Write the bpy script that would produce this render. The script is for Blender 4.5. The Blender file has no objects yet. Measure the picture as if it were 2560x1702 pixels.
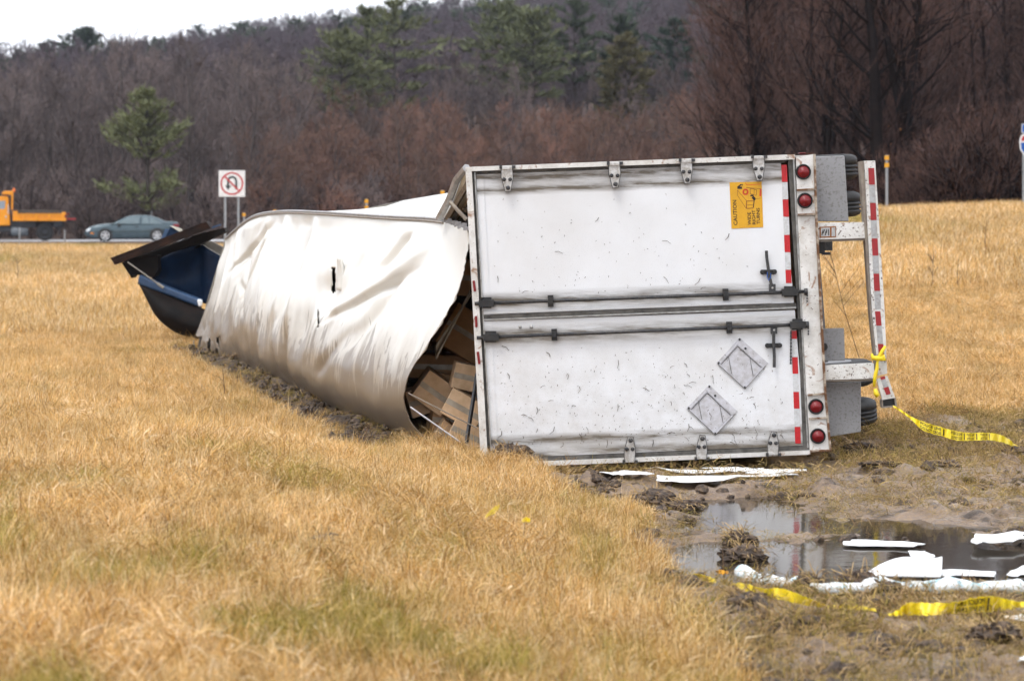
import bpy, bmesh, math, random
import numpy as np
from mathutils import Vector, Matrix

random.seed(7)
RNG = np.random.default_rng(11)
R = math.radians
SC = bpy.context.scene
COL = SC.collection

# ------------------------------------------------------------------ camera, sky, sun, exposure
F, HOR, H = 6500.0, 532.0, 2.15          # focal length in photo pixels, horizon row, eye height
K = 2560.0 / 2358.0                      # measuring grid -> photo pixels
cam_d = bpy.data.cameras.new("camera")
cam = bpy.data.objects.new("camera", cam_d); COL.objects.link(cam)
cam.location = (0, 0, H); cam.rotation_euler = (R(90), 0, 0)
cam_d.sensor_width = 36.0
cam_d.lens = F / 2560.0 * 36.0
cam_d.shift_y = -(851.0 - HOR) / 2560.0
cam_d.clip_start = 0.1; cam_d.clip_end = 4000
cam_d.dof.use_dof = True; cam_d.dof.focus_distance = 22.8; cam_d.dof.aperture_fstop = 3.3
SC.camera = cam

SUN_EL, SUN_AZ = 62.0, 215.0             # azimuth clockwise from +Y: behind the camera, a little left
world = bpy.data.worlds.new("World"); SC.world = world; world.use_nodes = True
wn = world.node_tree; wn.nodes.clear()
w_out = wn.nodes.new("ShaderNodeOutputWorld"); w_bg = wn.nodes.new("ShaderNodeBackground")
w_sky = wn.nodes.new("ShaderNodeTexSky"); w_sky.sky_type = 'NISHITA'; w_sky.sun_disc = False
w_sky.sun_elevation = R(SUN_EL); w_sky.sun_rotation = R(SUN_AZ); w_sky.air_density = 1.2; w_sky.dust_density = 4.0
w_hsv = wn.nodes.new("ShaderNodeHueSaturation"); w_hsv.inputs["Saturation"].default_value = 0.25
w_mix = wn.nodes.new("ShaderNodeMix"); w_mix.data_type = 'RGBA'
w_mix.inputs[0].default_value = 0.85     # cloud cover over the sky
w_mix.inputs[7].default_value = (13.6, 14.0, 14.9, 1)
wn.links.new(w_sky.outputs[0], w_hsv.inputs["Color"]); wn.links.new(w_hsv.outputs[0], w_mix.inputs[6])
wn.links.new(w_mix.outputs[2], w_bg.inputs[0]); w_bg.inputs[1].default_value = 0.1
wn.links.new(w_bg.outputs[0], w_out.inputs[0])

sun_d = bpy.data.lights.new("sun", 'SUN'); sun_d.energy = 1.3; sun_d.angle = R(18); sun_d.color = (1.0, 0.96, 0.9)
sun = bpy.data.objects.new("sun", sun_d); COL.objects.link(sun)
_sd = Vector((math.sin(R(SUN_AZ)) * math.cos(R(SUN_EL)), math.cos(R(SUN_AZ)) * math.cos(R(SUN_EL)), math.sin(R(SUN_EL))))
sun.rotation_euler = _sd.to_track_quat('Z', 'Y').to_euler()
SC.view_settings.view_transform = 'Standard'; SC.view_settings.look = 'None'
SC.view_settings.exposure = 0.35; SC.view_settings.gamma = 1.0
SC.view_settings.use_curve_mapping = False
SC.render.engine = 'CYCLES'
SC.cycles.use_denoising = True
SC.cycles.use_adaptive_sampling = True; SC.cycles.adaptive_threshold = 0.04
SC.cycles.max_bounces = 5; SC.cycles.diffuse_bounces = 2; SC.cycles.transparent_max_bounces = 6

# ------------------------------------------------------------------ measuring helpers
def at(xv, yv, Y):
    return Vector(((xv * K - 1280) / F * Y, Y, H + (HOR - yv * K) / F * Y))
def po(x, y, Y):
    return Vector(((x - 1280) / F * Y, Y, H + (HOR - y) / F * Y))
def groundpt(x, y, z=0.0):
    Y = (H - z) * F / (y - HOR)
    return Vector(((x - 1280) / F * Y, Y, z))
Y0 = 22.6
PX = Y0 / F                               # metres per photo pixel on the trailer's rear face
S4 = 3.5636
def c1(x, y): return (1080 + x / S4, 360 + y / S4)
def c2(x, y): return (1600 + x / S4, 360 + y / S4)
def c3(x, y): return (1000 + x / S4, 780 + y / S4)
def c4(x, y): return (1640 + x / S4, 780 + y / S4)
def rp(p, d):                             # point on the rear face, d metres towards the viewer
    return Vector(((p[0] - 1280) * PX, Y0 - d, H + (HOR - p[1]) * PX))
def sst(a, b, x):
    t = np.clip((x - a) / (b - a), 0, 1); return t * t * (3 - 2 * t)

def _hash(ix, iy, s):
    h = (ix.astype(np.int64) * 374761393 + iy.astype(np.int64) * 668265263 + s * 1442695041) & 0xffffffff
    h = ((h ^ (h >> 13)) * 1274126177) & 0xffffffff
    return ((h ^ (h >> 16)) & 0xffff) / 65535.0
def vnoise(x, y, s=0):
    x = np.asarray(x, float); y = np.asarray(y, float)
    ix = np.floor(x); iy = np.floor(y); fx = x - ix; fy = y - iy
    fx = fx * fx * (3 - 2 * fx); fy = fy * fy * (3 - 2 * fy)
    a = _hash(ix, iy, s); b = _hash(ix + 1, iy, s); c = _hash(ix, iy + 1, s); d = _hash(ix + 1, iy + 1, s)
    return (a * (1 - fx) + b * fx) * (1 - fy) + (c * (1 - fx) + d * fx) * fy
def fbm(x, y, s=0, o=4):
    r = 0; a = 0.5
    for i in range(o):
        r = r + a * vnoise(np.asarray(x) * 2 ** i, np.asarray(y) * 2 ** i, s + i * 17); a *= 0.5
    return r

# ------------------------------------------------------------------ materials
MATS = {}
def _new(name):
    m = bpy.data.materials.new(name); m.use_nodes = True
    nt = m.node_tree; b = nt.nodes["Principled BSDF"]; MATS[name] = m
    return m, nt, b
def nd(nt, t, **kw):
    n = nt.nodes.new(t)
    for k, v in kw.items(): setattr(n, k, v)
    return n
def mixc(nt, fac, a, b, bt='MIX'):
    n = nd(nt, "ShaderNodeMix", data_type='RGBA', blend_type=bt)
    for s, v in ((0, fac), (6, a), (7, b)):
        if isinstance(v, (int, float)): n.inputs[s].default_value = v
        elif isinstance(v, tuple): n.inputs[s].default_value = v if len(v) == 4 else (*v, 1)
        else: nt.links.new(v, n.inputs[s])
    return n.outputs[2]
def mth(nt, op, a, b=0.0, c=0.0, clamp=False):
    n = nd(nt, "ShaderNodeMath", operation=op, use_clamp=clamp)
    for i, v in enumerate((a, b, c)):
        if isinstance(v, (int, float)): n.inputs[i].default_value = v
        else: nt.links.new(v, n.inputs[i])
    return n.outputs[0]
def noise(nt, scale, detail=4, rough=0.6, vec=None, dist=0.0):
    n = nd(nt, "ShaderNodeTexNoise"); n.inputs["Scale"].default_value = scale
    n.inputs["Detail"].default_value = detail; n.inputs["Roughness"].default_value = rough
    n.inputs["Distortion"].default_value = dist
    if vec is None: vec = pos(nt)
    nt.links.new(vec, n.inputs["Vector"])
    return n.outputs[0]
def pos(nt):
    return nd(nt, "ShaderNodeNewGeometry").outputs["Position"]
def ramp(nt, fac, stops):
    n = nd(nt, "ShaderNodeValToRGB"); e = n.color_ramp.elements
    while len(e) < len(stops): e.new(0.5)
    for el, (p, c) in zip(e, stops):
        el.position = p; el.color = (*c, 1) if len(c) == 3 else c
    nt.links.new(fac, n.inputs[0]); return n.outputs[0]
def mapr(nt, v, a, b, c=0.0, d=1.0):
    n = nd(nt, "ShaderNodeMapRange"); n.clamp = True
    nt.links.new(v, n.inputs[0])
    for i, q in enumerate((a, b, c, d)): n.inputs[1 + i].default_value = q
    return n.outputs[0]
def bump(nt, b, h, strength=0.3, dist=0.01):
    n = nd(nt, "ShaderNodeBump"); n.inputs["Strength"].default_value = strength; n.inputs["Distance"].default_value = dist
    nt.links.new(h, n.inputs["Height"]); nt.links.new(n.outputs[0], b.inputs["Normal"])
def simple(name, col, rough=0.6, metal=0.0, col2=None, scale=8.0, lo=0.4, hi=0.65, spec=None, bmp=0.0, local=False):
    m, nt, b = _new(name)
    b.inputs["Roughness"].default_value = rough; b.inputs["Metallic"].default_value = metal
    if spec is not None: b.inputs["Specular IOR Level"].default_value = spec
    if col2 is None: col2 = tuple(c * 0.8 for c in col)
    vec = nd(nt, "ShaderNodeTexCoord").outputs["Object"] if local else None
    nz = noise(nt, scale, 5, 0.65, vec)
    nt.links.new(mixc(nt, mapr(nt, nz, lo, hi), col, col2), b.inputs["Base Color"])
    if bmp: bump(nt, b, nz, bmp)
    return m

def m_painted():                          # chipped white paint with grime and rust
    for nm, base, rust_hi in (("white_frame_paint", (0.74, 0.73, 0.71), 0.655), ("chipped_white_paint", (0.72, 0.715, 0.70), 0.60)):
        m, nt, b = _new(nm)
        g = mapr(nt, noise(nt, 5, 6, 0.72), 0.40, 0.68)
        col = mixc(nt, mth(nt, 'MULTIPLY', g, 0.55), base, (0.33, 0.29, 0.23))
        chip = mapr(nt, noise(nt, 34, 5, 0.75), rust_hi - 0.02, rust_hi + 0.01)
        col = mixc(nt, chip, col, (0.075, 0.035, 0.02))
        st = mapr(nt, noise(nt, 9, 3, 0.6, None, 1.5), 0.60, 0.70)
        col = mixc(nt, mth(nt, 'MULTIPLY', st, 0.8), col, (0.26, 0.11, 0.035))
        nt.links.new(col, b.inputs["Base Color"]); b.inputs["Roughness"].default_value = 0.5
        bump(nt, b, noise(nt, 20, 4), 0.15)
m_painted()

def m_door():
    m, nt, b = _new("door_white")
    p = pos(nt); sx = nd(nt, "ShaderNodeSeparateXYZ"); nt.links.new(p, sx.inputs[0])
    x, z = sx.outputs[0], sx.outputs[2]
    def dist(pa, pb):                     # distance in z from a line across the face
        a, q = rp(pa, 0), rp(pb, 0); s = (q.z - a.z) / (q.x - a.x)
        return mth(nt, 'SUBTRACT', z, mth(nt, 'ADD', mth(nt, 'MULTIPLY', x, s), a.z - s * a.x))
    mp = nd(nt, "ShaderNodeMapping"); mp.inputs["Scale"].default_value = (0.9, 1, 7); nt.links.new(p, mp.inputs[0])
    streak = noise(nt, 1.6, 6, 0.7, mp.outputs[0])
    col = (0.77, 0.785, 0.815)
    col = mixc(nt, mapr(nt, noise(nt, 1.3, 5, 0.6), 0.35, 0.7, 0, 0.32), col, (0.52, 0.49, 0.45))
    for a, q, w in (((1189, 758), (2018, 727), 0.10), ((1194, 843), (2020, 809), 0.11), ((1188, 448), (1954, 416), 0.085), ((1224, 1140), (2019, 1112), 0.10), ((1190, 478), (1954, 447), 0.055), ((1224, 1104), (2010, 1074), 0.06)):
        d = mth(nt, 'ABSOLUTE', dist(a, q))
        k = mth(nt, 'SUBTRACT', 1.0, mth(nt, 'DIVIDE', d, w), clamp=True)
        k = mth(nt, 'MULTIPLY', k, mapr(nt, streak, 0.38, 0.62, 0.25, 1.0))
        col = mixc(nt, mth(nt, 'MULTIPLY', k, 1.4, clamp=True), col, (0.13, 0.108, 0.082))
    low = mapr(nt, z, 1.5, -0.1, 0.0, 1.0)
    sp = mapr(nt, noise(nt, 85, 3, 0.6), 0.635, 0.665)
    sp = mth(nt, 'MULTIPLY', sp, mapr(nt, noise(nt, 2.2, 3), 0.35, 0.65, 0.15, 1))
    col = mixc(nt, mth(nt, 'MULTIPLY', sp, mth(nt, 'ADD', mth(nt, 'MULTIPLY', low, 0.75), 0.18)), col, (0.09, 0.07, 0.055))
    col = mixc(nt, mth(nt, 'MULTIPLY', low, mapr(nt, noise(nt, 5, 6, 0.7), 0.40, 0.72, 0, 0.55)), col, (0.40, 0.365, 0.315))
    nt.links.new(col, b.inputs["Base Color"]); b.inputs["Roughness"].default_value = 0.42
    bump(nt, b, noise(nt, 3, 3), 0.12, 0.02)
m_door()

def m_roof():
    m, nt, b = _new("roof_sheet_white")
    p = pos(nt); sx = nd(nt, "ShaderNodeSeparateXYZ"); nt.links.new(p, sx.inputs[0]); z = sx.outputs[2]
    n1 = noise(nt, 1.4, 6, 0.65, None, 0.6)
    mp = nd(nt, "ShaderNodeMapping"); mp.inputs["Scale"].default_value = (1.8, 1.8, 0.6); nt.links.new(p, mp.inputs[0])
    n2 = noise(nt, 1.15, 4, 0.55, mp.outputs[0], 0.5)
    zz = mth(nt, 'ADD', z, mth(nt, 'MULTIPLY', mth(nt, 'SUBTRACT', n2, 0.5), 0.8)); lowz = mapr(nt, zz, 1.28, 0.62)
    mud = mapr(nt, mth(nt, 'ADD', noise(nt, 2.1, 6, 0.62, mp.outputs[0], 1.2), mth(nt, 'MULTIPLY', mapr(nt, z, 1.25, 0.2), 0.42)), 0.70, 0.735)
    tan_shade = mth(nt, 'MULTIPLY', lowz, mapr(nt, n1, 0.3, 0.7, 0.55, 0.92))  # tan ground reflection and shade painted into the sheet's lower half
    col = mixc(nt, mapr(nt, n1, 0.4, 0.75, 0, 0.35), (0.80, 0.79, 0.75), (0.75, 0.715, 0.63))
    col = mixc(nt, tan_shade, col, (0.30, 0.235, 0.16))
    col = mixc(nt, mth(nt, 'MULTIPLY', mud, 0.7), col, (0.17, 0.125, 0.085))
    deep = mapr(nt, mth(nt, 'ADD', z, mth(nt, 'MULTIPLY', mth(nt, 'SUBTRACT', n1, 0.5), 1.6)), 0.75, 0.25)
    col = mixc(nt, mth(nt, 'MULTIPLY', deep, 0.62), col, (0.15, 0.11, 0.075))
    nt.links.new(col, b.inputs["Base Color"]); b.inputs["Roughness"].default_value = 0.36
m_roof()

simple("aluminium_trim", (0.46, 0.46, 0.45), 0.38, 0.75, (0.26, 0.25, 0.23), 14)
simple("dirty_gasket", (0.115, 0.108, 0.098), 0.7, 0, (0.045, 0.042, 0.038), 12)
simple("grey_rail", (0.40, 0.395, 0.41), 0.4, 0.3, (0.24, 0.23, 0.23), 9)
simple("rail_underside", (0.22, 0.18, 0.15), 0.6, 0.2, (0.32, 0.28, 0.23), 9)
simple("dark_steel", (0.045, 0.048, 0.055), 0.42, 0.6, (0.09, 0.085, 0.08), 40)
simple("black_rubber", (0.012, 0.012, 0.013), 0.6, 0, (0.028, 0.026, 0.025), 12, spec=0.3)
simple("black_plastic", (0.012, 0.012, 0.013), 0.5, 0, (0.03, 0.028, 0.026), 10)
simple("hinge_steel", (0.62, 0.61, 0.60), 0.4, 0.35, (0.36, 0.33, 0.29), 25)
simple("mudflap_grey", (0.30, 0.30, 0.31), 0.75, 0, (0.19, 0.185, 0.18), 45, 0.52, 0.66, bmp=0.2)
simple("placard_metal", (0.60, 0.60, 0.64), 0.42, 0.3, (0.46, 0.45, 0.46), 18)
simple("lamp_red", (0.20, 0.006, 0.010), 0.38, 0, (0.18, 0.004, 0.006), 60)
simple("tape_red", (0.52, 0.012, 0.018), 0.35, 0, (0.44, 0.01, 0.015), 40)
simple("tape_silver", (0.62, 0.64, 0.66), 0.35, 0, (0.5, 0.5, 0.5), 30)
simple("tape_red_dull", (0.33, 0.015, 0.02), 0.5, 0, (0.26, 0.02, 0.02), 40)
simple("tape_silver_dull", (0.42, 0.43, 0.44), 0.5, 0, (0.30, 0.29, 0.28), 30)
simple("sign_yellow", (0.68, 0.36, 0.012), 0.5, 0, (0.63, 0.32, 0.012), 12)
simple("sign_black", (0.02, 0.012, 0.008), 0.55)
simple("sign_brown", (0.24, 0.08, 0.01), 0.55)
simple("sign_red", (0.66, 0.06, 0.015), 0.5)
simple("interior_dark", (0.18, 0.12, 0.085), 0.8, 0, (0.10, 0.075, 0.05), 4)
simple("plywood_lining", (0.30, 0.20, 0.11), 0.75, 0, (0.2, 0.13, 0.07), 5)
simple("cardboard", (0.64, 0.45, 0.285), 0.85, 0, (0.50, 0.33, 0.19), 6)
simple("cardboard_dark", (0.42, 0.24, 0.115), 0.85, 0, (0.34, 0.19, 0.09), 6)
simple("plastic_wrap", (0.42, 0.37, 0.30), 0.25, 0, (0.28, 0.24, 0.19), 7)
simple("rust_steel", (0.085, 0.032, 0.018), 0.75, 0.2, (0.028, 0.016, 0.012), 5)
simple("tyre_rim", (0.30, 0.30, 0.31), 0.5, 0.5)
simple("wreck_blue", (0.006, 0.026, 0.070), 0.55, 0.0, (0.004, 0.014, 0.040), 3, spec=0.25)
simple("wreck_light_blue", (0.035, 0.078, 0.165), 0.5, 0.0, (0.02, 0.05, 0.11), 4)
simple("wreck_black", (0.006, 0.0055, 0.0055), 0.7, 0, (0.014, 0.009, 0.007), 4, spec=0.15)
simple("wreck_brown", (0.012, 0.008, 0.007), 0.7, 0, (0.035, 0.016, 0.010), 3, spec=0.15)
simple("wreck_grey", (0.24, 0.22, 0.19), 0.6, 0, (0.16, 0.14, 0.12), 6)
simple("cream_edge", (0.66, 0.62, 0.52), 0.5)
simple("police_yellow", (0.85, 0.66, 0.015), 0.35, 0, (0.80, 0.58, 0.015), 9)
simple("police_black", (0.02, 0.018, 0.01), 0.5)
simple("absorbent_white", (0.86, 0.87, 0.88), 0.8, 0, (0.48, 0.42, 0.35), 5, 0.60, 0.72, bmp=0.3)
simple("boom_white", (0.82, 0.85, 0.86), 0.85, 0, (0.36, 0.55, 0.62), 17, 0.52, 0.62, bmp=0.7)
simple("rusty_edge", (0.42, 0.36, 0.29), 0.7, 0, (0.13, 0.055, 0.02), 14, 0.40, 0.56, bmp=0.3)
simple("clod_mud", (0.040, 0.026, 0.018), 0.75, 0, (0.15, 0.10, 0.062), 26, 0.46, 0.62, bmp=1.0)
simple("weed_stem", (0.13, 0.075, 0.04), 0.8)
simple("asphalt", (0.46, 0.47, 0.49), 0.7, 0, (0.38, 0.38, 0.39), 3)
simple("white_paint", (0.8, 0.8, 0.78), 0.6)
simple("truck_yellow", (0.76, 0.29, 0.008), 0.38, 0, (0.68, 0.25, 0.008), 2)
simple("truck_dark", (0.02, 0.022, 0.028), 0.6)
simple("tank_grey", (0.16, 0.18, 0.2), 0.4, 0.5)
simple("load_grey", (0.075, 0.068, 0.062), 0.9)
simple("glass_pale", (0.24, 0.27, 0.31), 0.12, 0, (0.2, 0.23, 0.27), 2)
simple("car_teal", (0.068, 0.098, 0.115), 0.18, 0.35, (0.058, 0.088, 0.104), 5)
simple("car_glass", (0.14, 0.19, 0.21), 0.08, 0, (0.11, 0.15, 0.17), 3)
simple("rim_silver", (0.62, 0.63, 0.65), 0.3, 0.6)
simple("headlamp_glass", (0.72, 0.76, 0.80), 0.12)
simple("amber_lens", (0.75, 0.25, 0.02), 0.4)
simple("reflector_amber", (0.80, 0.38, 0.01), 0.45)
simple("lamp_orange", (0.8, 0.18, 0.02), 0.35)
simple("galvanised_post", (0.34, 0.36, 0.38), 0.5, 0.4)
simple("sign_white", (0.82, 0.82, 0.82), 0.5)
simple("sign_red_ring", (0.55, 0.02, 0.03), 0.5)
simple("sign_dark", (0.035, 0.045, 0.05), 0.5)
simple("shield_blue", (0.01, 0.10, 0.45), 0.5)
simple("shield_red", (0.5, 0.02, 0.02), 0.5)
simple("bark_grey", (0.075, 0.062, 0.058), 0.9, 0, (0.045, 0.037, 0.034), 6)
simple("bark_dark", (0.016, 0.012, 0.011), 0.9, 0, (0.009, 0.007, 0.007), 6, spec=0.1)
simple("pine_bark", (0.055, 0.045, 0.038), 0.9)
def m_twig(name, c0, c1_):
    m, nt, b = _new(name)
    oi = nd(nt, "ShaderNodeObjectInfo")
    nt.links.new(mixc(nt, oi.outputs["Random"], c0, c1_), b.inputs["Base Color"]); b.inputs["Roughness"].default_value = 0.85
m_twig("twig_grey", (0.200, 0.152, 0.142), (0.080, 0.062, 0.060))
m_twig("twig_red", (0.235, 0.120, 0.085), (0.120, 0.078, 0.060))
m_twig("twig_dark", (0.125, 0.062, 0.047), (0.046, 0.027, 0.024))
m_twig("twig_far", (0.115, 0.088, 0.100), (0.085, 0.066, 0.078))
m_twig("pine_needles", (0.112, 0.132, 0.066), (0.138, 0.146, 0.064))
m_twig("pine_needles_light", (0.15, 0.165, 0.075), (0.15, 0.165, 0.075))
m_twig("pine_needles_far", (0.036, 0.058, 0.038), (0.050, 0.066, 0.034))
m_twig("cedar_needles", (0.105, 0.092, 0.036), (0.105, 0.092, 0.036))
m_twig("dead_leaf", (0.30, 0.12, 0.03), (0.30, 0.12, 0.03))

def m_ground():
    m, nt, b = _new("ground_soil")
    a = nd(nt, "ShaderNodeAttribute", attribute_name="mud")
    n1 = noise(nt, 1.1, 6, 0.65); n2 = noise(nt, 26, 5, 0.75)
    mp = nd(nt, "ShaderNodeMapping"); mp.inputs["Scale"].default_value = (9, 30, 9); mp.inputs["Rotation"].default_value = (0, 0, 0.3)
    nt.links.new(pos(nt), mp.inputs[0]); fib = noise(nt, 2.2, 5, 0.8, mp.outputs[0], 0.5)
    grass = mixc(nt, n2, (0.30, 0.17, 0.058), (0.17, 0.10, 0.035))
    grass = mixc(nt, mapr(nt, n1, 0.5, 0.7, 0, 0.5), grass, (0.19, 0.16, 0.05))
    mudc = mixc(nt, mapr(nt, n2, 0.35, 0.7), (0.17, 0.124, 0.095), (0.33, 0.25, 0.195))
    mudc = mixc(nt, mapr(nt, n1, 0.42, 0.62, 0, 0.7), mudc, (0.36, 0.27, 0.21))
    mudc = mixc(nt, mapr(nt, fib, 0.50, 0.60, 0, 0.85), mudc, (0.47, 0.31, 0.16))
    mudc = mixc(nt, mapr(nt, noise(nt, 3.2, 6, 0.7), 0.53, 0.62, 0, 0.9), mudc, (0.055, 0.038, 0.028))
    dk = nd(nt, "ShaderNodeAttribute", attribute_name="soil")  # turned-up earth plus the trailer's painted-in shade
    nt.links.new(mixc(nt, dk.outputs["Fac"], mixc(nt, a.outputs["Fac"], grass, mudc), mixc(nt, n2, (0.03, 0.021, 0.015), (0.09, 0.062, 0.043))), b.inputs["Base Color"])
    wet = mapr(nt, noise(nt, 1.7, 4), 0.38, 0.58, 0.70, 0.24)
    nt.links.new(mth(nt, 'MAXIMUM', wet, mth(nt, 'MULTIPLY', dk.outputs["Fac"], 0.95)), b.inputs["Roughness"])
    b.inputs["Specular IOR Level"].default_value = 0.45
    bump(nt, b, mth(nt, 'ADD', n2, fib), 0.7, 0.05)
m_ground()
def m_water():
    m, nt, b = _new("puddle_water")
    b.inputs["Base Color"].default_value = (0.035, 0.028, 0.02, 1); b.inputs["Roughness"].default_value = 0.07
    b.inputs["IOR"].default_value = 1.45; b.inputs["Specular IOR Level"].default_value = 0.7
    bump(nt, b, noise(nt, 7, 3), 0.09, 0.012)
m_water()
def m_grass():
    m, nt, b = _new("dry_grass")
    a = nd(nt, "ShaderNodeAttribute", attribute_name="shade")
    t = nd(nt, "ShaderNodeAttribute", attribute_name="tint"); t.attribute_type = 'INSTANCER'
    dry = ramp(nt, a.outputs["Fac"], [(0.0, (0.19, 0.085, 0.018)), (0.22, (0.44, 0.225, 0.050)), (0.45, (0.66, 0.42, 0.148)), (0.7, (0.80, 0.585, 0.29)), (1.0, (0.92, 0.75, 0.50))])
    grn = ramp(nt, a.outputs["Fac"], [(0.0, (0.12, 0.11, 0.015)), (0.4, (0.31, 0.27, 0.04)), (0.7, (0.55, 0.39, 0.10)), (1.0, (0.76, 0.56, 0.26))])
    mud = ramp(nt, a.outputs["Fac"], [(0.0, (0.10, 0.058, 0.03)), (0.4, (0.34, 0.205, 0.095)), (0.7, (0.52, 0.34, 0.17)), (1.0, (0.68, 0.49, 0.29))])
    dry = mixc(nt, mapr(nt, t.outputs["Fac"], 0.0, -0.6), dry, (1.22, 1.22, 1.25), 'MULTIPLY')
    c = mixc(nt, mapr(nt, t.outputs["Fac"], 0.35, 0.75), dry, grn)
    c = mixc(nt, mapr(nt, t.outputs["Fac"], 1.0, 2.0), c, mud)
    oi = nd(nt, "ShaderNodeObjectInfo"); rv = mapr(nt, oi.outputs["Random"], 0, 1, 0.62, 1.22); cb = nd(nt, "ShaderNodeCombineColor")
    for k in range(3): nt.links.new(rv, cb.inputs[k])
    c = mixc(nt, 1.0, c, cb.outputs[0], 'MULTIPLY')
    nt.links.new(c, b.inputs["Base Color"]); b.inputs["Roughness"].default_value = 0.65
    b.inputs["Specular IOR Level"].default_value = 0.25
    tr = nd(nt, "ShaderNodeBsdfTranslucent"); nt.links.new(c, tr.inputs[0])
    ms = nd(nt, "ShaderNodeMixShader"); ms.inputs[0].default_value = 0.3
    nt.links.new(b.outputs[0], ms.inputs[1]); nt.links.new(tr.outputs[0], ms.inputs[2])
    nt.links.new(ms.outputs[0], nt.nodes["Material Output"].inputs[0])
m_grass()
def m_litter():
    m, nt, b = _new("leaf_litter")
    nt.links.new(mixc(nt, noise(nt, 0.6, 6), (0.070, 0.045, 0.036), (0.115, 0.070, 0.052)), b.inputs["Base Color"]); b.inputs["Roughness"].default_value = 0.9
m_litter()

# ------------------------------------------------------------------ mesh builder
class MB:
    def __init__(s): s.v = []; s.f = []; s.m = []; s.mats = []; s.mi = 0; s.smooth = []; s.sm = False
    def mat(s, name):
        if name not in s.mats: s.mats.append(name)
        s.mi = s.mats.index(name); return s
    def add(s, vs, fs):
        o = len(s.v); s.v += [tuple(p) for p in vs]
        for f in fs: s.f.append(tuple(i + o for i in f)); s.m.append(s.mi); s.smooth.append(s.sm)
        return s
    def prism(s, poly, off):              # polygon of 3-D points extruded by vector off
        n = len(poly); off = Vector(off)
        vs = [Vector(p) for p in poly] + [Vector(p) + off for p in poly]
        fs = [tuple(range(n)), tuple(range(2 * n - 1, n - 1, -1))] + [((i + 1) % n, i, n + i, n + (i + 1) % n) for i in range(n)]
        return s.add(vs, fs)
    def rprism(s, poly, d0, d1):          # polygon in rear-face pixels, from depth d0 to d1 (towards viewer)
        return s.prism([rp(p, d1) for p in poly], (0, d1 - d0, 0))
    def rbar(s, a, b, w, d0, d1):         # bar between two rear-face pixels, width w pixels
        a, b = Vector((a[0], a[1])), Vector((b[0], b[1])); t = (b - a).normalized(); n = Vector((-t.y, t.x)) * (w / 2)
        return s.rprism([a - n, b - n, b + n, a + n], d0, d1)
    def box(s, c, sx, sy, sz, rot=None):
        M = rot or Matrix.Identity(3); c = Vector(c)
        vs = [c + M @ Vector((x * sx / 2, y * sy / 2, z * sz / 2)) for x in (-1, 1) for y in (-1, 1) for z in (-1, 1)]
        return s.add(vs, [(0, 1, 3, 2), (4, 6, 7, 5), (0, 4, 5, 1), (2, 3, 7, 6), (0, 2, 6, 4), (1, 5, 7, 3)])
    def tube(s, pts, rad, n=8, cap=True):
        pts = [Vector(p) for p in pts]; rr = rad if isinstance(rad, (list, tuple)) else [rad] * len(pts)
        vs = []; fs = []; up = Vector((0.13, 0.21, 0.97)); prev = None
        for i, p in enumerate(pts):
            t = (pts[min(i + 1, len(pts) - 1)] - pts[max(i - 1, 0)]).normalized()
            if prev is None:
                a = t.cross(up);
                if a.length < 0.2: a = t.cross(Vector((1, 0, 0)))
            else: a = prev - t * prev.dot(t)
            a.normalize(); prev = a; b = t.cross(a)
            for k in range(n):
                an = 2 * math.pi * k / n
                vs.append(p + (a * math.cos(an) + b * math.sin(an)) * rr[i])
        for i in range(len(pts) - 1):
            for k in range(n):
                k2 = (k + 1) % n
                fs.append((i * n + k, i * n + k2, (i + 1) * n + k2, (i + 1) * n + k))
        if cap: fs += [tuple(range(n - 1, -1, -1)), tuple(range((len(pts) - 1) * n, len(pts) * n))]
        return s.add(vs, fs)
    def lathe(s, c, axis, prof, n=24):    # prof: (distance along axis, radius)
        c = Vector(c); ax = Vector(axis).normalized(); a = ax.orthogonal().normalized(); b = ax.cross(a)
        vs = [c + ax * h + (a * math.cos(2 * math.pi * k / n) + b * math.sin(2 * math.pi * k / n)) * r for h, r in prof for k in range(n)]
        fs = [(i * n + k, i * n + (k + 1) % n, (i + 1) * n + (k + 1) % n, (i + 1) * n + k) for i in range(len(prof) - 1) for k in range(n)]
        fs += [tuple(range(n - 1, -1, -1)), tuple(range((len(prof) - 1) * n, len(prof) * n))]
        return s.add(vs, fs)
    def grid(s, P):                       # P[i][j] points
        ni, nj = len(P), len(P[0])
        return s.add([p for r in P for p in r], [(i * nj + j, i * nj + j + 1, (i + 1) * nj + j + 1, (i + 1) * nj + j) for i in range(ni - 1) for j in range(nj - 1)])
    def mesh(s, name):
        me = bpy.data.meshes.new(name); me.from_pydata(s.v, [], s.f)
        for n in (s.mats or ["dark_steel"]): me.materials.append(MATS[n])
        me.polygons.foreach_set("material_index", s.m); me.polygons.foreach_set("use_smooth", s.smooth)
        me.update(); return me
    def build(s, name, parent=None, fix=False, bevel=0.0):
        me = s.mesh(name)
        if fix:
            bm = bmesh.new(); bm.from_mesh(me); bmesh.ops.recalc_face_normals(bm, faces=bm.faces); bm.to_mesh(me); bm.free()
        o = link(name, me, parent)
        if bevel:
            md = o.modifiers.new("edge", 'BEVEL'); md.width = bevel; md.segments = 2; md.limit_method = 'ANGLE'
        return o
def link(name, me, parent=None):
    o = bpy.data.objects.new(name, me); COL.objects.link(o)
    if parent is not None:
        o.parent = parent
        if parent.type == 'EMPTY': o.matrix_parent_inverse = PINV.get(parent.name, Matrix.Identity(4))
    return o
PINV = {}
def tag(o, label=None, cat=None, group=None, kind=None):
    for k, v in (("label", label), ("category", cat), ("group", group), ("kind", kind)):
        if v: o[k] = v
    return o
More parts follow.
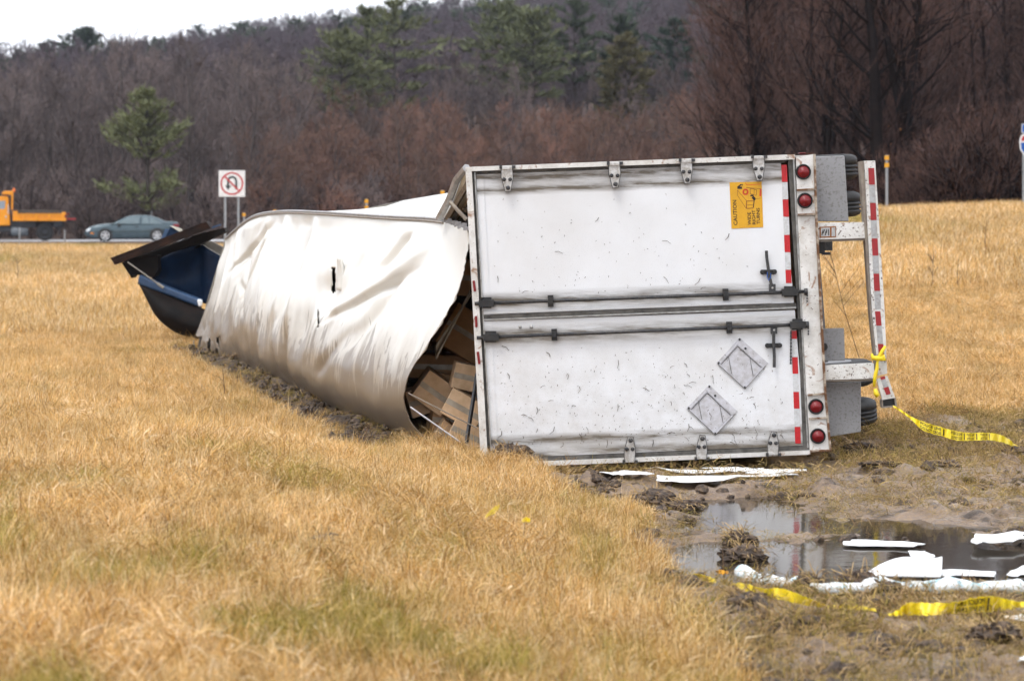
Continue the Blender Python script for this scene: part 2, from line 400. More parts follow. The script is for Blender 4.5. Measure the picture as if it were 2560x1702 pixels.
def thing(name, label, cat, loc=(0, 0, 0), group=None, world_parts=False):
    o = bpy.data.objects.new(name, None); COL.objects.link(o); o.location = loc; o.empty_display_size = 0.3
    tag(o, label, cat, group)
    if world_parts: PINV[o.name] = Matrix.Translation(-Vector(loc))   # parts are given in world coordinates
    return o
def copy_tree(root, loc, rz=0.0, sc=1.0, label=None, group=None):
    r = root.copy(); COL.objects.link(r); r.location = loc
    r.rotation_euler = (0, 0, rz); r.scale = (sc, sc, sc) if isinstance(sc, (int, float)) else sc
    if label: r["label"] = label
    if group: r["group"] = group
    for ch in list(root.children):
        c = ch.copy(); COL.objects.link(c); c.parent = r
    return r
def hermite(T, P, t):                     # smooth curve through P (n,...) at parameters T
    T = np.asarray(T, float); P = np.asarray(P, float); t = np.asarray(t, float)
    m = np.empty_like(P); sh = (-1,) + (1,) * (P.ndim - 1)
    d = (P[1:] - P[:-1]) / (T[1:] - T[:-1]).reshape(sh)
    m[0] = d[0]; m[-1] = d[-1]; m[1:-1] = (d[1:] + d[:-1]) / 2
    i = np.clip(np.searchsorted(T, t, side='right') - 1, 0, len(T) - 2)
    h = (T[i + 1] - T[i]).reshape(sh); u = ((t - T[i]).reshape(sh)) / h
    return (2*u**3-3*u**2+1)*P[i] + (u**3-2*u**2+u)*h*m[i] + (-2*u**3+3*u**2)*P[i+1] + (u**3-u**2)*h*m[i+1]

def text_mesh(body, size=1.0, bold=0.0):  # flat lettering as vertices and faces, lower left at the origin
    cu = bpy.data.curves.new("t", 'FONT'); cu.body = body; cu.size = size; cu.offset = bold; cu.resolution_u = 2
    ob = bpy.data.objects.new("t", cu); COL.objects.link(ob); bpy.context.view_layer.update()
    me = bpy.data.meshes.new_from_object(ob.evaluated_get(bpy.context.evaluated_depsgraph_get()))
    vs = np.array([v.co[:2] for v in me.vertices]); fs = [tuple(p.vertices) for p in me.polygons]
    COL.objects.unlink(ob); bpy.data.objects.remove(ob); bpy.data.curves.remove(cu); bpy.data.meshes.remove(me)
    vs -= vs.min(0); return vs, fs

TXT = {b: text_mesh(b, 1.0, bo) for b, bo in (("CAUTION", 0.012), ("WIDE", 0.012), ("RIGHT", 0.012), ("TURNS", 0.012), ("POLICE LINE", 0.02), ("DO NOT CROSS", 0.02))}

# ------------------------------------------------------------------ the ground
MUD_Y = [900, 1040, 1085, 1110, 1150, 1200, 1270, 1330, 1370, 1440, 1500, 1568, 1700]
MUD_X = [1900, 1880, 1225, 1270, 1390, 1490, 1570, 1600, 1560, 1560, 1640, 1740, 1850]
def mud_mask(x, y):
    x = np.asarray(x, float); y = np.asarray(y, float); ys = np.maximum(y, 0.5)
    yv = (HOR + H / ys * F) / K; xv = (x / ys * F + 1280) / K
    n = fbm(x * 1.3, y * 1.3, 3, 4) - 0.47
    xb = np.interp(yv, MUD_Y, MUD_X)
    m = sst(-60, 60, xv - xb + n * 330) * sst(950, 1000, yv + n * 60 - (xv - 2000) * -0.06)
    m = m * sst(2300, 1560, yv)            # the near ground keeps part of its grass
    m = m * np.where(yv > 1370, 0.86, 1.0)
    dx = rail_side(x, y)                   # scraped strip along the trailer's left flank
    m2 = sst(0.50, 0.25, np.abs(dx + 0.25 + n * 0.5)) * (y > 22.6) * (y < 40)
    m = m * np.where((yv < 1075) & (xv > 1850), 0.8, 1.0)
    return np.clip(np.maximum(m, m2 * 0.9), 0, 1)
_BL = [(915, 998), (800, 957), (700, 908), (600, 864), (535, 838), (455, 812)]
_BLW = np.array([[*groundpt(a * K, b * K)][:2] for a, b in _BL])
def rail_side(x, y):                      # signed distance in x from the flank's foot line
    return np.asarray(x) - np.interp(y, _BLW[:, 1], _BLW[:, 0])
def soil_shade_mask(x, y):                      # turned-up earth along the flank, darkened with the trailer's painted-in shade
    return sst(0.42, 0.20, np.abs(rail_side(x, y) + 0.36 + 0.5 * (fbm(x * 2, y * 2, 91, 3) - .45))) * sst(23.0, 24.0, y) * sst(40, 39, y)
PUDDLES = [(groundpt(1930, 1345), 0.9, 0.55, 0.065), (groundpt(1720, 1245), 0.6, 0.5, 0.05), (groundpt(2160, 1290), 0.9, 0.5, 0.05), (groundpt(1960, 1262), 0.7, 0.6, 0.05), (groundpt(2400, 1330), 1.0, 0.45, 0.05), (groundpt(2480, 1400), 1.2, 0.8, 0.05),
           (groundpt(2010, 1405), 1.0, 0.62, 0.10), (groundpt(2420, 1400), 1.7, 0.62, 0.11), (groundpt(2250, 1370), 1.2, 0.35, 0.07), (groundpt(2060, 1305), 0.95, 0.5, 0.075),
           (groundpt(1860, 1300), 0.5, 0.4, 0.055), (groundpt(2330, 1455), 1.8, 0.4, 0.08), (groundpt(2500, 1360), 1.2, 0.4, 0.06), (groundpt(1800, 1255), 0.5, 0.5, 0.045)]
def gz(x, y):
    x = np.asarray(x, float); y = np.asarray(y, float)
    left = 0.74 * sst(42, 100, y) - 0.30 * np.exp(-((y - 105) / 3.0) ** 2) - 0.26 * sst(103, 112, y)
    right = (2.02 + 0.035 * np.clip(x - 8, 0, 12)) * sst(23, 71, y) - 0.5 * sst(74, 90, y)
    b = sst(-7, 6.5, x)
    z = left * (1 - b) + right * b
    z = z + 0.55 * sst(9.5, 1.0, y)
    xl = np.interp(y, [8, 10, 13, 15.5, 18, 21, 24, 28, 34], [1.9, 1.6, 1.4, 1.7, 1.5, 0.4, -1.4, -2.8, -4.6]) # grassy bank falling towards the trailer and the mud
    z = z + 0.42 * sst(0.0, 4.2, xl - x) * sst(38, 27, y)
    z = z + 0.10 * (fbm(x * 0.35, y * 0.35, 5, 3) - 0.43) * sst(3, 14, y)
    m = mud_mask(x, y)
    rough = (fbm(x * 2.1, y * 2.1, 21, 5) - 0.46) * 0.17 + (fbm(x * 9, y * 7, 31, 3) - 0.42) * 0.10
    clot = np.maximum(fbm(x * 3.3, y * 5.5, 41, 3) - 0.56, 0) * 0.45
    z = z + m * (rough + clot * (1 - 0.6 * (np.abs(y - 17) < 3))) - 0.012 * m
    for c, rx, ry, d in PUDDLES:
        z = z - d * np.exp(-((x - c.x) / rx) ** 2 - ((y - c.y) / ry) ** 2)
    t = sst(26.0, 24.5, y) * sst(21.3, 22.2, y) * sst(-0.1, 0.5, x) * sst(3.0, 2.4, x)   # hollow under the rear doors
    return z - 0.12 * t
def gz1(x, y): return float(gz(np.array([x]), np.array([y]))[0])
def on_ground(x, y, n=3):                 # photo pixel -> point on the modelled ground
    Y = np.linspace(10.5, 45, 1400); X = (x - 1280) / F * Y; Z = H + (HOR - y) / F * Y
    k = int(np.argmax(np.maximum(gz(X, Y), -0.045) >= Z)); return Vector((X[k], Y[k], Z[k]))

def build_ground():
    ys = np.concatenate([np.arange(-30, 8, 1.5), np.arange(8, 11, 0.2), np.arange(11, 25.5, 0.055), np.arange(25.5, 45, 0.3), np.arange(45, 170, 1.6)])
    xs = np.concatenate([np.arange(-120, -8, 3.0), np.arange(-8, -2.2, 0.25), np.arange(-2.2, 5.6, 0.05), np.arange(5.6, 10, 0.25), np.arange(10, 90, 2.5)])
    X, Y = np.meshgrid(xs, ys); Z = gz(X, Y); M = mud_mask(X, Y)
    n, m = Y.shape
    v = np.stack([X.ravel(), Y.ravel(), Z.ravel()], 1)
    i = np.arange(n * m).reshape(n, m)
    f = np.stack([i[:-1, :-1].ravel(), i[:-1, 1:].ravel(), i[1:, 1:].ravel(), i[1:, :-1].ravel()], 1)
    me = bpy.data.meshes.new("ground"); me.from_pydata(v.tolist(), [], f.tolist())
    sl = soil_shade_mask(X, Y)
    a = me.attributes.new("soil", 'FLOAT', 'POINT'); a.data.foreach_set("value", np.clip(sl, 0, 1).ravel().astype(np.float32))  # turned-up earth plus the trailer's painted-in shade
    a = me.attributes.new("mud", 'FLOAT', 'POINT'); a.data.foreach_set("value", M.ravel().astype(np.float32))
    me.polygons.foreach_set("use_smooth", [True] * len(me.polygons)); me.materials.append(MATS["ground_soil"]); me.update()
    tag(link("ground", me), kind="structure")
    b = MB().mat("puddle_water")
    P = [[(0.2 + 6.6 * i / 24, 13.6 + 6.8 * j / 24, -0.045) for j in range(25)] for i in range(25)]
    b.grid(P); tag(b.build("water"), kind="structure")
build_ground()

RZ = 0.70                                  # road level
b = MB().mat("asphalt"); RA = 0.165
def rd(u, v, z): return (-22 + u * math.cos(RA) - v * math.sin(RA), 135 + u * math.sin(RA) + v * math.cos(RA), z)
b.grid([[rd(u, -3.6 + 9.0 * j / 2, RZ) for j in range(3)] for u in np.linspace(-90, 60, 40)])
road = tag(b.build("road"), kind="structure")
b = MB().mat("white_paint"); b.grid([[rd(u, v, RZ + 0.006) for v in (-3.2, -3.0)] for u in (-90, 60)])
tag(b.build("road_marking", road), kind="structure")

def hz(x, y):
    x = np.asarray(x, float); y = np.asarray(y, float)
    top = np.clip(44.0 + 0.142 * x, 15, 85)
    t = np.clip((y - 148) / (600 - 148), 0, 1.25)
    t = t ** 1.08
    z = 0.45 + (top - 0.45) * np.minimum(t, 1.0) - 30 * np.maximum(t - 1.0, 0)
    return z + (fbm(x * 0.02, y * 0.02, 77, 3) - 0.45) * 5 * sst(160, 320, y)
def hz1(x, y): return float(hz(np.array([x]), np.array([y]))[0])
_P = []
for yy in np.concatenate([np.arange(144, 300, 6), np.arange(300, 720, 14)]):
    _xs = np.linspace(-260, 260, 90); _P.append([(a, yy, c) for a, c in zip(_xs, hz(_xs, np.full(90, yy)))])
b = MB().mat("leaf_litter"); b.sm = True; b.grid(_P); tag(b.build("hillside"), kind="structure")
b = MB().mat("leaf_litter"); b.grid([[(x, y, -1.2) for y in (-400, 3000)] for x in (-2500, 2500)])
tag(b.build("terrain"), kind="structure")

# ------------------------------------------------------------------ scattering of countless small things
def clump_mesh(name, seed, n, rad, hmin, hmax, lean, wid, mat="dry_grass"):
    r = np.random.default_rng(seed); v = []; f = []; sh = []
    for i in range(n):
        a = r.uniform(0, 2 * math.pi); rr = rad * math.sqrt(r.uniform()); p = np.array([rr * math.cos(a), rr * math.sin(a), -0.01])
        h = r.uniform(hmin, hmax); az = r.uniform(0, 2 * math.pi); ln = r.uniform(0.15, 1.0) * lean
        d = np.array([math.cos(az), math.sin(az), 0]); w = wid * r.uniform(0.6, 1.3)
        s = np.array([-d[1], d[0], 0]) * w / 2
        t = r.uniform(0, 1); s = s * math.cos(t) + np.cross(d, s) * math.sin(t)
        q1 = p + d * h * 0.35 * math.sin(ln * 0.6) + np.array([0, 0, h * 0.55 * math.cos(ln * 0.6)])
        q2 = q1 + d * h * 0.6 * math.sin(ln * 1.25) + np.array([0, 0, h * 0.5 * math.cos(ln * 1.25)])
        o = len(v); v += [p - s, p + s, q1 + s * 0.8, q1 - s * 0.8, q2]
        f += [(o, o + 1, o + 2, o + 3), (o + 3, o + 2, o + 4)]
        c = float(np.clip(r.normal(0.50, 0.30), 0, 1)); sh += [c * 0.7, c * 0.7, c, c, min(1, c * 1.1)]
    me = bpy.data.meshes.new(name); me.from_pydata([tuple(q) for q in v], [], f)
    a = me.attributes.new("shade", 'FLOAT', 'POINT'); a.data.foreach_set("value", np.array(sh, np.float32))
    me.materials.append(MATS[mat]); return me
def source_collection(name, meshes):
    c = bpy.data.collections.new(name)
    for i, me in enumerate(meshes):
        c.objects.link(bpy.data.objects.new("%s_%02d" % (name, i), me))
    return c
def scatter(name, pts, rot, scl, idx, tint, coll, **props):
    me = bpy.data.meshes.new(name); me.from_pydata(pts.tolist(), [], [])
    for nm, ty, arr in (("rot", 'FLOAT_VECTOR', rot), ("scl", 'FLOAT_VECTOR', scl), ("idx", 'INT', idx), ("tint", 'FLOAT', tint)):
        at_ = me.attributes.new(nm, ty, 'POINT')
        at_.data.foreach_set("vector" if ty == 'FLOAT_VECTOR' else "value", np.ascontiguousarray(arr, np.int32 if ty == 'INT' else np.float32).ravel())
    o = link(name, me); tag(o, **props)
    ng = bpy.data.node_groups.new(name, 'GeometryNodeTree')
    ng.interface.new_socket("Geometry", in_out='INPUT', socket_type='NodeSocketGeometry')
    ng.interface.new_socket("Geometry", in_out='OUTPUT', socket_type='NodeSocketGeometry')
    gi = ng.nodes.new("NodeGroupInput"); go = ng.nodes.new("NodeGroupOutput")
    iop = ng.nodes.new("GeometryNodeInstanceOnPoints"); ci = ng.nodes.new("GeometryNodeCollectionInfo")
    ci.inputs["Collection"].default_value = coll; ci.inputs["Separate Children"].default_value = True; ci.inputs["Reset Children"].default_value = True
    def na(nm, ty):
        n = ng.nodes.new("GeometryNodeInputNamedAttribute"); n.data_type = ty; n.inputs["Name"].default_value = nm; return n.outputs[0]
    e2r = ng.nodes.new("FunctionNodeEulerToRotation")
    L = ng.links.new
    L(gi.outputs[0], iop.inputs["Points"]); L(ci.outputs[0], iop.inputs["Instance"]); iop.inputs["Pick Instance"].default_value = True
    L(na("idx", 'INT'), iop.inputs["Instance Index"]); L(na("rot", 'FLOAT_VECTOR'), e2r.inputs[0]); L(e2r.outputs[0], iop.inputs["Rotation"])
    L(na("scl", 'FLOAT_VECTOR'), iop.inputs["Scale"]); L(iop.outputs[0], go.inputs[0])
    md = o.modifiers.new("scatter", 'NODES'); md.node_group = ng
    return o

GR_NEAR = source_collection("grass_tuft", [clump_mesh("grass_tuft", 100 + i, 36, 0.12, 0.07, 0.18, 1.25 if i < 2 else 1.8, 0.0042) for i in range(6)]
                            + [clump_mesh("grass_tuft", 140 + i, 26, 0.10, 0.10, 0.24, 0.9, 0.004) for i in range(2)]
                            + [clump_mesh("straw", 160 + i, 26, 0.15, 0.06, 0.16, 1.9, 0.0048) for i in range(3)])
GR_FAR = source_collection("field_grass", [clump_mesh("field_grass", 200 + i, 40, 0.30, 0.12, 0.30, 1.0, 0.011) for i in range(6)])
def in_trailer(x, y):
    c = np.interp(y, [22.4, 25, 31, 40], [-0.1, -0.95, -2.6, -4.9]); return (y > 22.35) & (y < 40) & (x > c) & (x < c + 3.1)
def sample_frustum(n, ya, yb, margin=1.12, power=1.0):
    u = RNG.uniform(size=n); y = (ya ** (2 * power) + u * (yb ** (2 * power) - ya ** (2 * power))) ** (1 / (2 * power))
    x = RNG.uniform(-0.5, 0.5, n) * 2560 / F * margin * y + 0.0
    return x, y
def grass_fields():
    # near turf
    x, y = sample_frustum(136000, 8.6, 46.0, 1.46, 0.86)
    m = mud_mask(x, y); g = fbm(x * 1.9, y * 0.75, 55, 4); pz = gz(x, y)
    thin = vnoise(x * 2.5, y * 2.5, 61)
    keep = (RNG.uniform(size=len(x)) > m * 1.02 - 0.02) & (RNG.uniform(size=len(x)) > 0.55 * sst(0.40, 0.25, vnoise(x * 3.1, y * 1.9, 66))) & (RNG.uniform(size=len(x)) > 0.72 * soil_shade_mask(x, y)) & ~in_trailer(x, y) & (pz > -0.06)
    keep2 = (~keep) & (RNG.uniform(size=len(x)) < (0.85 - 0.15 * ((y > 15.3) & (y < 21.5))) * sst(0.22, 0.62, thin) + 0.06) & (RNG.uniform(size=len(x)) > 0.8 * soil_shade_mask(x, y)) & ~((y > 21.75) & (y < 22.7) & (x > 0.15) & (x < 2.6) & (RNG.uniform(size=len(x)) < 0.93)) & ~in_trailer(x, y) & (pz > -0.045)
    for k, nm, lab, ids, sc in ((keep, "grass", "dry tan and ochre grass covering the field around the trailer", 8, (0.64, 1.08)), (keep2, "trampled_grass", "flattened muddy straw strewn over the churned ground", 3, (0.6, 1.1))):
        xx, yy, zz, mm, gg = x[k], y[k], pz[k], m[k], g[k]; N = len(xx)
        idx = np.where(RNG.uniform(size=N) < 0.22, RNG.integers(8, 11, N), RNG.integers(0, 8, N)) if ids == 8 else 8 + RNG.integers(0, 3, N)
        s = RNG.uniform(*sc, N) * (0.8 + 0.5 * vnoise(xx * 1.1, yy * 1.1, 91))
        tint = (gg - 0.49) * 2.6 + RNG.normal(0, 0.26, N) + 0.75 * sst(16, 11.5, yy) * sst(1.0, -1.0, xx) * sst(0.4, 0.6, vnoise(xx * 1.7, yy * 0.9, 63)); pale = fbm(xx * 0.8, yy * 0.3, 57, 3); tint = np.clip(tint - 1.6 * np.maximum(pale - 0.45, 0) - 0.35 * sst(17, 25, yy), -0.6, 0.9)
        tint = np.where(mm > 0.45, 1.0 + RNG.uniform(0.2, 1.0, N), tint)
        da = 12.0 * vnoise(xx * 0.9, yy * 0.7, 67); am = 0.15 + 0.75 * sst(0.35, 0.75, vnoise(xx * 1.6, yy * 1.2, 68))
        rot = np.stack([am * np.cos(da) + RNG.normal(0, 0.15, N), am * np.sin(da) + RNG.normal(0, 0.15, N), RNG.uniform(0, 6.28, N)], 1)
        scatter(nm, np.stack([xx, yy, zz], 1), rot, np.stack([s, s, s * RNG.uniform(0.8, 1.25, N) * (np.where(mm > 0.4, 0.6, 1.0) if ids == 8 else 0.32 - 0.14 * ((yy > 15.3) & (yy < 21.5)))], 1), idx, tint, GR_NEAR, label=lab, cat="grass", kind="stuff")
    # the field beyond
    x, y = sample_frustum(95000, 44.0, 131.0, 1.45, 0.72)
    bare = ((np.abs(y - 105) < 2.2) & (x < -5) & (RNG.uniform(size=len(x)) < 0.75))
    k = ~bare & ~((x > 0) & (y > 80)) & (-(x + 22) * math.sin(RA) + (y - 135) * math.cos(RA) < -4.1); x, y = x[k], y[k]; N = len(x); z = gz(x, y)
    g = fbm(x * 0.25, y * 0.12, 58, 4)
    tint = np.clip((g - 0.47) * 2.6 + RNG.normal(0, 0.15, N) - 0.1, -0.6, 0.8)
    s = RNG.uniform(0.7, 1.25, N) * (1 - 0.55 * sst(100, 108, y))
    rot = np.stack([RNG.normal(0, 0.1, N), RNG.normal(0, 0.1, N), RNG.uniform(0, 6.28, N)], 1)
    scatter("field_grass", np.stack([x, y, z], 1), rot, np.stack([s, s, s], 1), RNG.integers(0, 6, N), tint, GR_FAR, label="pale dry grass of the field rising beyond the trailer", cat="grass", kind="stuff")
grass_fields()

def mud_lumps():
    ms = []
    for k in range(4):
        bm = bmesh.new(); bmesh.ops.create_icosphere(bm, subdivisions=2, radius=1.0)
        co = np.array([v.co[:] for v in bm.verts]); nz = fbm(co[:, 0] * 1.9 + 7 * k, co[:, 1] * 1.9 + co[:, 2] * 2.3, k, 3)
        for v, a in zip(bm.verts, nz): v.co = Vector((v.co.x * 1.2, v.co.y, v.co.z * 0.7)) * (0.35 + 1.3 * a)
        me = bpy.data.meshes.new("mud_lump"); bm.to_mesh(me); bm.free(); me.materials.append(MATS["clod_mud"]); ms.append(me)
    C = source_collection("mud_lump", ms)
    x = RNG.uniform(-1.2, 6.0, 30000); y = RNG.uniform(10.5, 27, 30000); m = mud_mask(x, y)
    g = fbm(x * 1.5, y * 1.1, 301, 3)
    k = (m > 0.3) & (RNG.uniform(size=30000) < 0.02 + (0.5 + 0.4 * (y < 14.8)) * sst(np.where(y < 14.8, 0.44, 0.50), 0.62, g)) & ~in_trailer(x, y) & (gz(x, y) > -0.06) & (np.abs(x) < y * 0.21)
    x2 = RNG.uniform(-7, 0, 30000); y2 = RNG.uniform(22.6, 40, 30000); k2 = (RNG.uniform(size=30000) < 0.55 * soil_shade_mask(x2, y2))
    x, y = np.concatenate([x[k], x2[k2]]), np.concatenate([y[k], y2[k2]]); N = len(x); s = 0.012 + 0.065 * RNG.uniform(size=N) ** 2.6
    scatter("mud_lumps", np.stack([x, y, gz(x, y)], 1), RNG.uniform(0, 6.28, (N, 3)) * np.array([.1, .1, 1]), np.stack([s, s, s], 1), RNG.integers(0, 4, N), np.zeros(N), C, label="small dark crumbs of churned mud", cat="mud", kind="stuff")
mud_lumps()

# ------------------------------------------------------------------ trees
def tree_geom(seed, h, trunk_r, n1, n2, n3, n4, start=0.25, spread=0.75, up=0.35, twig=0.012, fork=False, lean=0.0):
    r = random.Random(seed); W = MB(); T = MB(); tv = []; tf = []
    def perp(d):
        a = d.cross(Vector((r.uniform(-1, 1), r.uniform(-1, 1), r.uniform(-1, 1))))
        return a.normalized() if a.length > 1e-3 else Vector((1, 0, 0))
    def path(p, d, L, n, wob, upb):
        pts = [p]; d = d.normalized()
        for i in range(n):
            d = (d + perp(d) * wob * r.uniform(0, 1) + Vector((0, 0, upb))).normalized(); p = p + d * (L / n); pts.append(p)
        return pts
    def sliver(p, q, w):
        s = perp(q - p) * w; o = len(tv); tv.extend([p - s, p + s, q]); tf.append((o, o + 1, o + 2))
    def sub(pts, t):
        f = t * (len(pts) - 1); i = min(int(f), len(pts) - 2); u = f - i
        return pts[i].lerp(pts[i + 1], u), (pts[i + 1] - pts[i]).normalized()
    def child_dir(d, ang):
        return d * math.cos(ang) + perp(d) * math.sin(ang)
    stems = [path(Vector((0, 0, -0.3)), Vector((lean, 0, 1)), h * 0.92, 7, 0.10, 0.06)]
    rads = [trunk_r]
    if fork:
        a, d = sub(stems[0], 0.28); stems.append(path(a, child_dir(Vector((0, 0, 1)), 0.35), h * 0.66, 6, 0.1, 0.08)); rads.append(trunk_r * 0.7)
    for st, tr in zip(stems, rads):
        W.tube(st, [max(tr * (1 - 0.93 * i / (len(st) - 1)), 0.015) for i in range(len(st))], 7, False)
        for i in range(n1 if st is stems[0] else n1 // 2):
            t = start + (1 - start) * (i + r.random()) / n1; t = min(t, 0.97) if st is stems[0] else min(0.25 + 0.75 * r.random(), .97)
            p, d = sub(st, t); L = h * spread * 0.5 * (1 - 0.62 * (t - start) / (1 - start)) * r.uniform(0.7, 1.15)
            b1 = path(p, child_dir(d, r.uniform(0.6, 1.1)), L, 4, 0.22, up * 0.35); r1 = tr * 0.34 * (1.1 - t * 0.7)
            W.tube(b1, [max(r1 * (1 - 0.85 * k / 4), 0.010) for k in range(5)], 4, False)
            for j in range(n2):
                p2, d2 = sub(b1, r.uniform(0.2, 1.0)); L2 = L * r.uniform(0.3, 0.6)
                b2 = path(p2, child_dir(d2, r.uniform(0.35, 0.9)), L2, 3, 0.2, up * 0.3)
                W.tube(b2, [max(r1 * 0.38 * (1 - 0.8 * k / 3), 0.007) for k in range(4)], 3, False)
                for k in range(n3):
                    p3, d3 = sub(b2, r.uniform(0.15, 1.0)); L3 = L2 * r.uniform(0.3, 0.65)
                    q3 = p3 + (child_dir(d3, r.uniform(0.3, 0.8)) + Vector((0, 0, up * 0.4))).normalized() * L3
                    sliver(p3, q3, twig)
                    for l in range(n4):
                        u = r.uniform(0.2, 1.0); p4 = p3.lerp(q3, u)
                        q4 = p4 + (child_dir((q3 - p3).normalized(), r.uniform(0.3, 0.9)) + Vector((0, 0, up * 0.4))).normalized() * L3 * r.uniform(0.35, 0.7)
                        sliver(p4, q4, twig * 0.75)
    return W, tv, tf
def bare_tree(name, label, cat, group, seed, bark, twigm, leaves=0, **kw):
    W, tv, tf = tree_geom(seed, **kw); W.mats = [bark]
    root = thing(name, label, cat, group=group)
    W.build("trunk", root)
    T = MB().mat(twigm); T.add(tv, tf)
    if leaves:
        T.mat("dead_leaf"); rr = random.Random(seed)
        for i in range(leaves):
            p = Vector(tv[rr.randrange(len(tv))]) if False else Vector((rr.uniform(-1.8, 1.8), rr.uniform(-1, 1), rr.uniform(0.2, 3.6)))
            T.add([p, p + Vector((.07, 0.02, .01)), p + Vector((.05, 0.03, -.08))], [(0, 1, 2)])
    T.build("crown", root)
    return root
def needle_clump(T, r, c, ax, ln, n, nl):   # a spray of needles around a twig
    for i in range(n):
        t = r.uniform(0, 1); p = c + ax * ln * t
        d = Vector((r.uniform(-1, 1), r.uniform(-1, 1), r.uniform(-0.35, 1))).normalized() * nl * r.uniform(0.6, 1.2) + ax * nl * 0.6
        s = d.cross(Vector((r.uniform(-1, 1), r.uniform(-1, 1), r.uniform(-1, 1)))).normalized() * nl * 0.16
        T.add([p - s, p + s, p + d], [(0, 1, 2)])
def pine_tree(name, label, group, seed, h, start, width, whorls, per, nm, droop=0.0, dense=1.0, needle=0.42, flat=0.55, gap=None, up=0.0):
    r = random.Random(seed); root = thing(name, label, "pine", group=group)
    W = MB().mat("pine_bark"); T = MB().mat(nm); r0 = h * 0.017
    W.tube([(0, 0, -0.3), (0.05, 0, h * 0.5), (0, 0.05, h)], [r0, r0 * 0.65, 0.02], 7, False)
    for i in range(whorls):
        t = start + (1 - start) * (i / (whorls - 1)) ** 0.9
        if gap and gap[0] < t < gap[1]: continue
        z = h * t; prof = math.sin(min(1, (1 - t) / (1 - start) * 1.15 + 0.12) * math.pi * 0.62)
        for j in range(per):
            if r.random() < 0.14: continue
            az = 2 * math.pi * (j + r.random()) / per; L = width * prof * r.uniform(0.65, 1.2)
            d = Vector((math.cos(az), math.sin(az), r.uniform(0.05, 0.45) + up + 0.9 * max(0, t - 0.75) * 3)).normalized()
            p = Vector((0, 0, z + r.uniform(-0.2, 0.2)))
            tip = p + d * L + Vector((0, 0, -droop * L)); mid = p.lerp(tip, 0.5) + Vector((0, 0, 0.06 * L))
            W.tube([p, mid, tip], [0.03 + 0.012 * L, 0.02 + 0.005 * L, 0.012], 3, False)
            nt = int((5 + 9 * L / width) * dense)
            for k in range(nt):
                u = r.uniform(0.3, 1.05); c = p.lerp(tip, u) + Vector((r.gauss(0, 1), r.gauss(0, 1), r.gauss(0, 1) * flat * 0.30)) * L * 0.13
                ax = (d * 1.4 + Vector((r.uniform(-.7, .7), r.uniform(-.7, .7), r.uniform(0, .35)))).normalized()
                needle_clump(T, r, c, ax, L * 0.22, 9, needle)
    for k in range(int(14 * dense)):
        needle_clump(T, r, Vector((r.gauss(0, .12), r.gauss(0, .12), h - r.uniform(0, 0.16 * h))), Vector((0, 0, 1)), 0.4, 9, needle)
    W.build("trunk", root); T.build("crown", root)
    return root
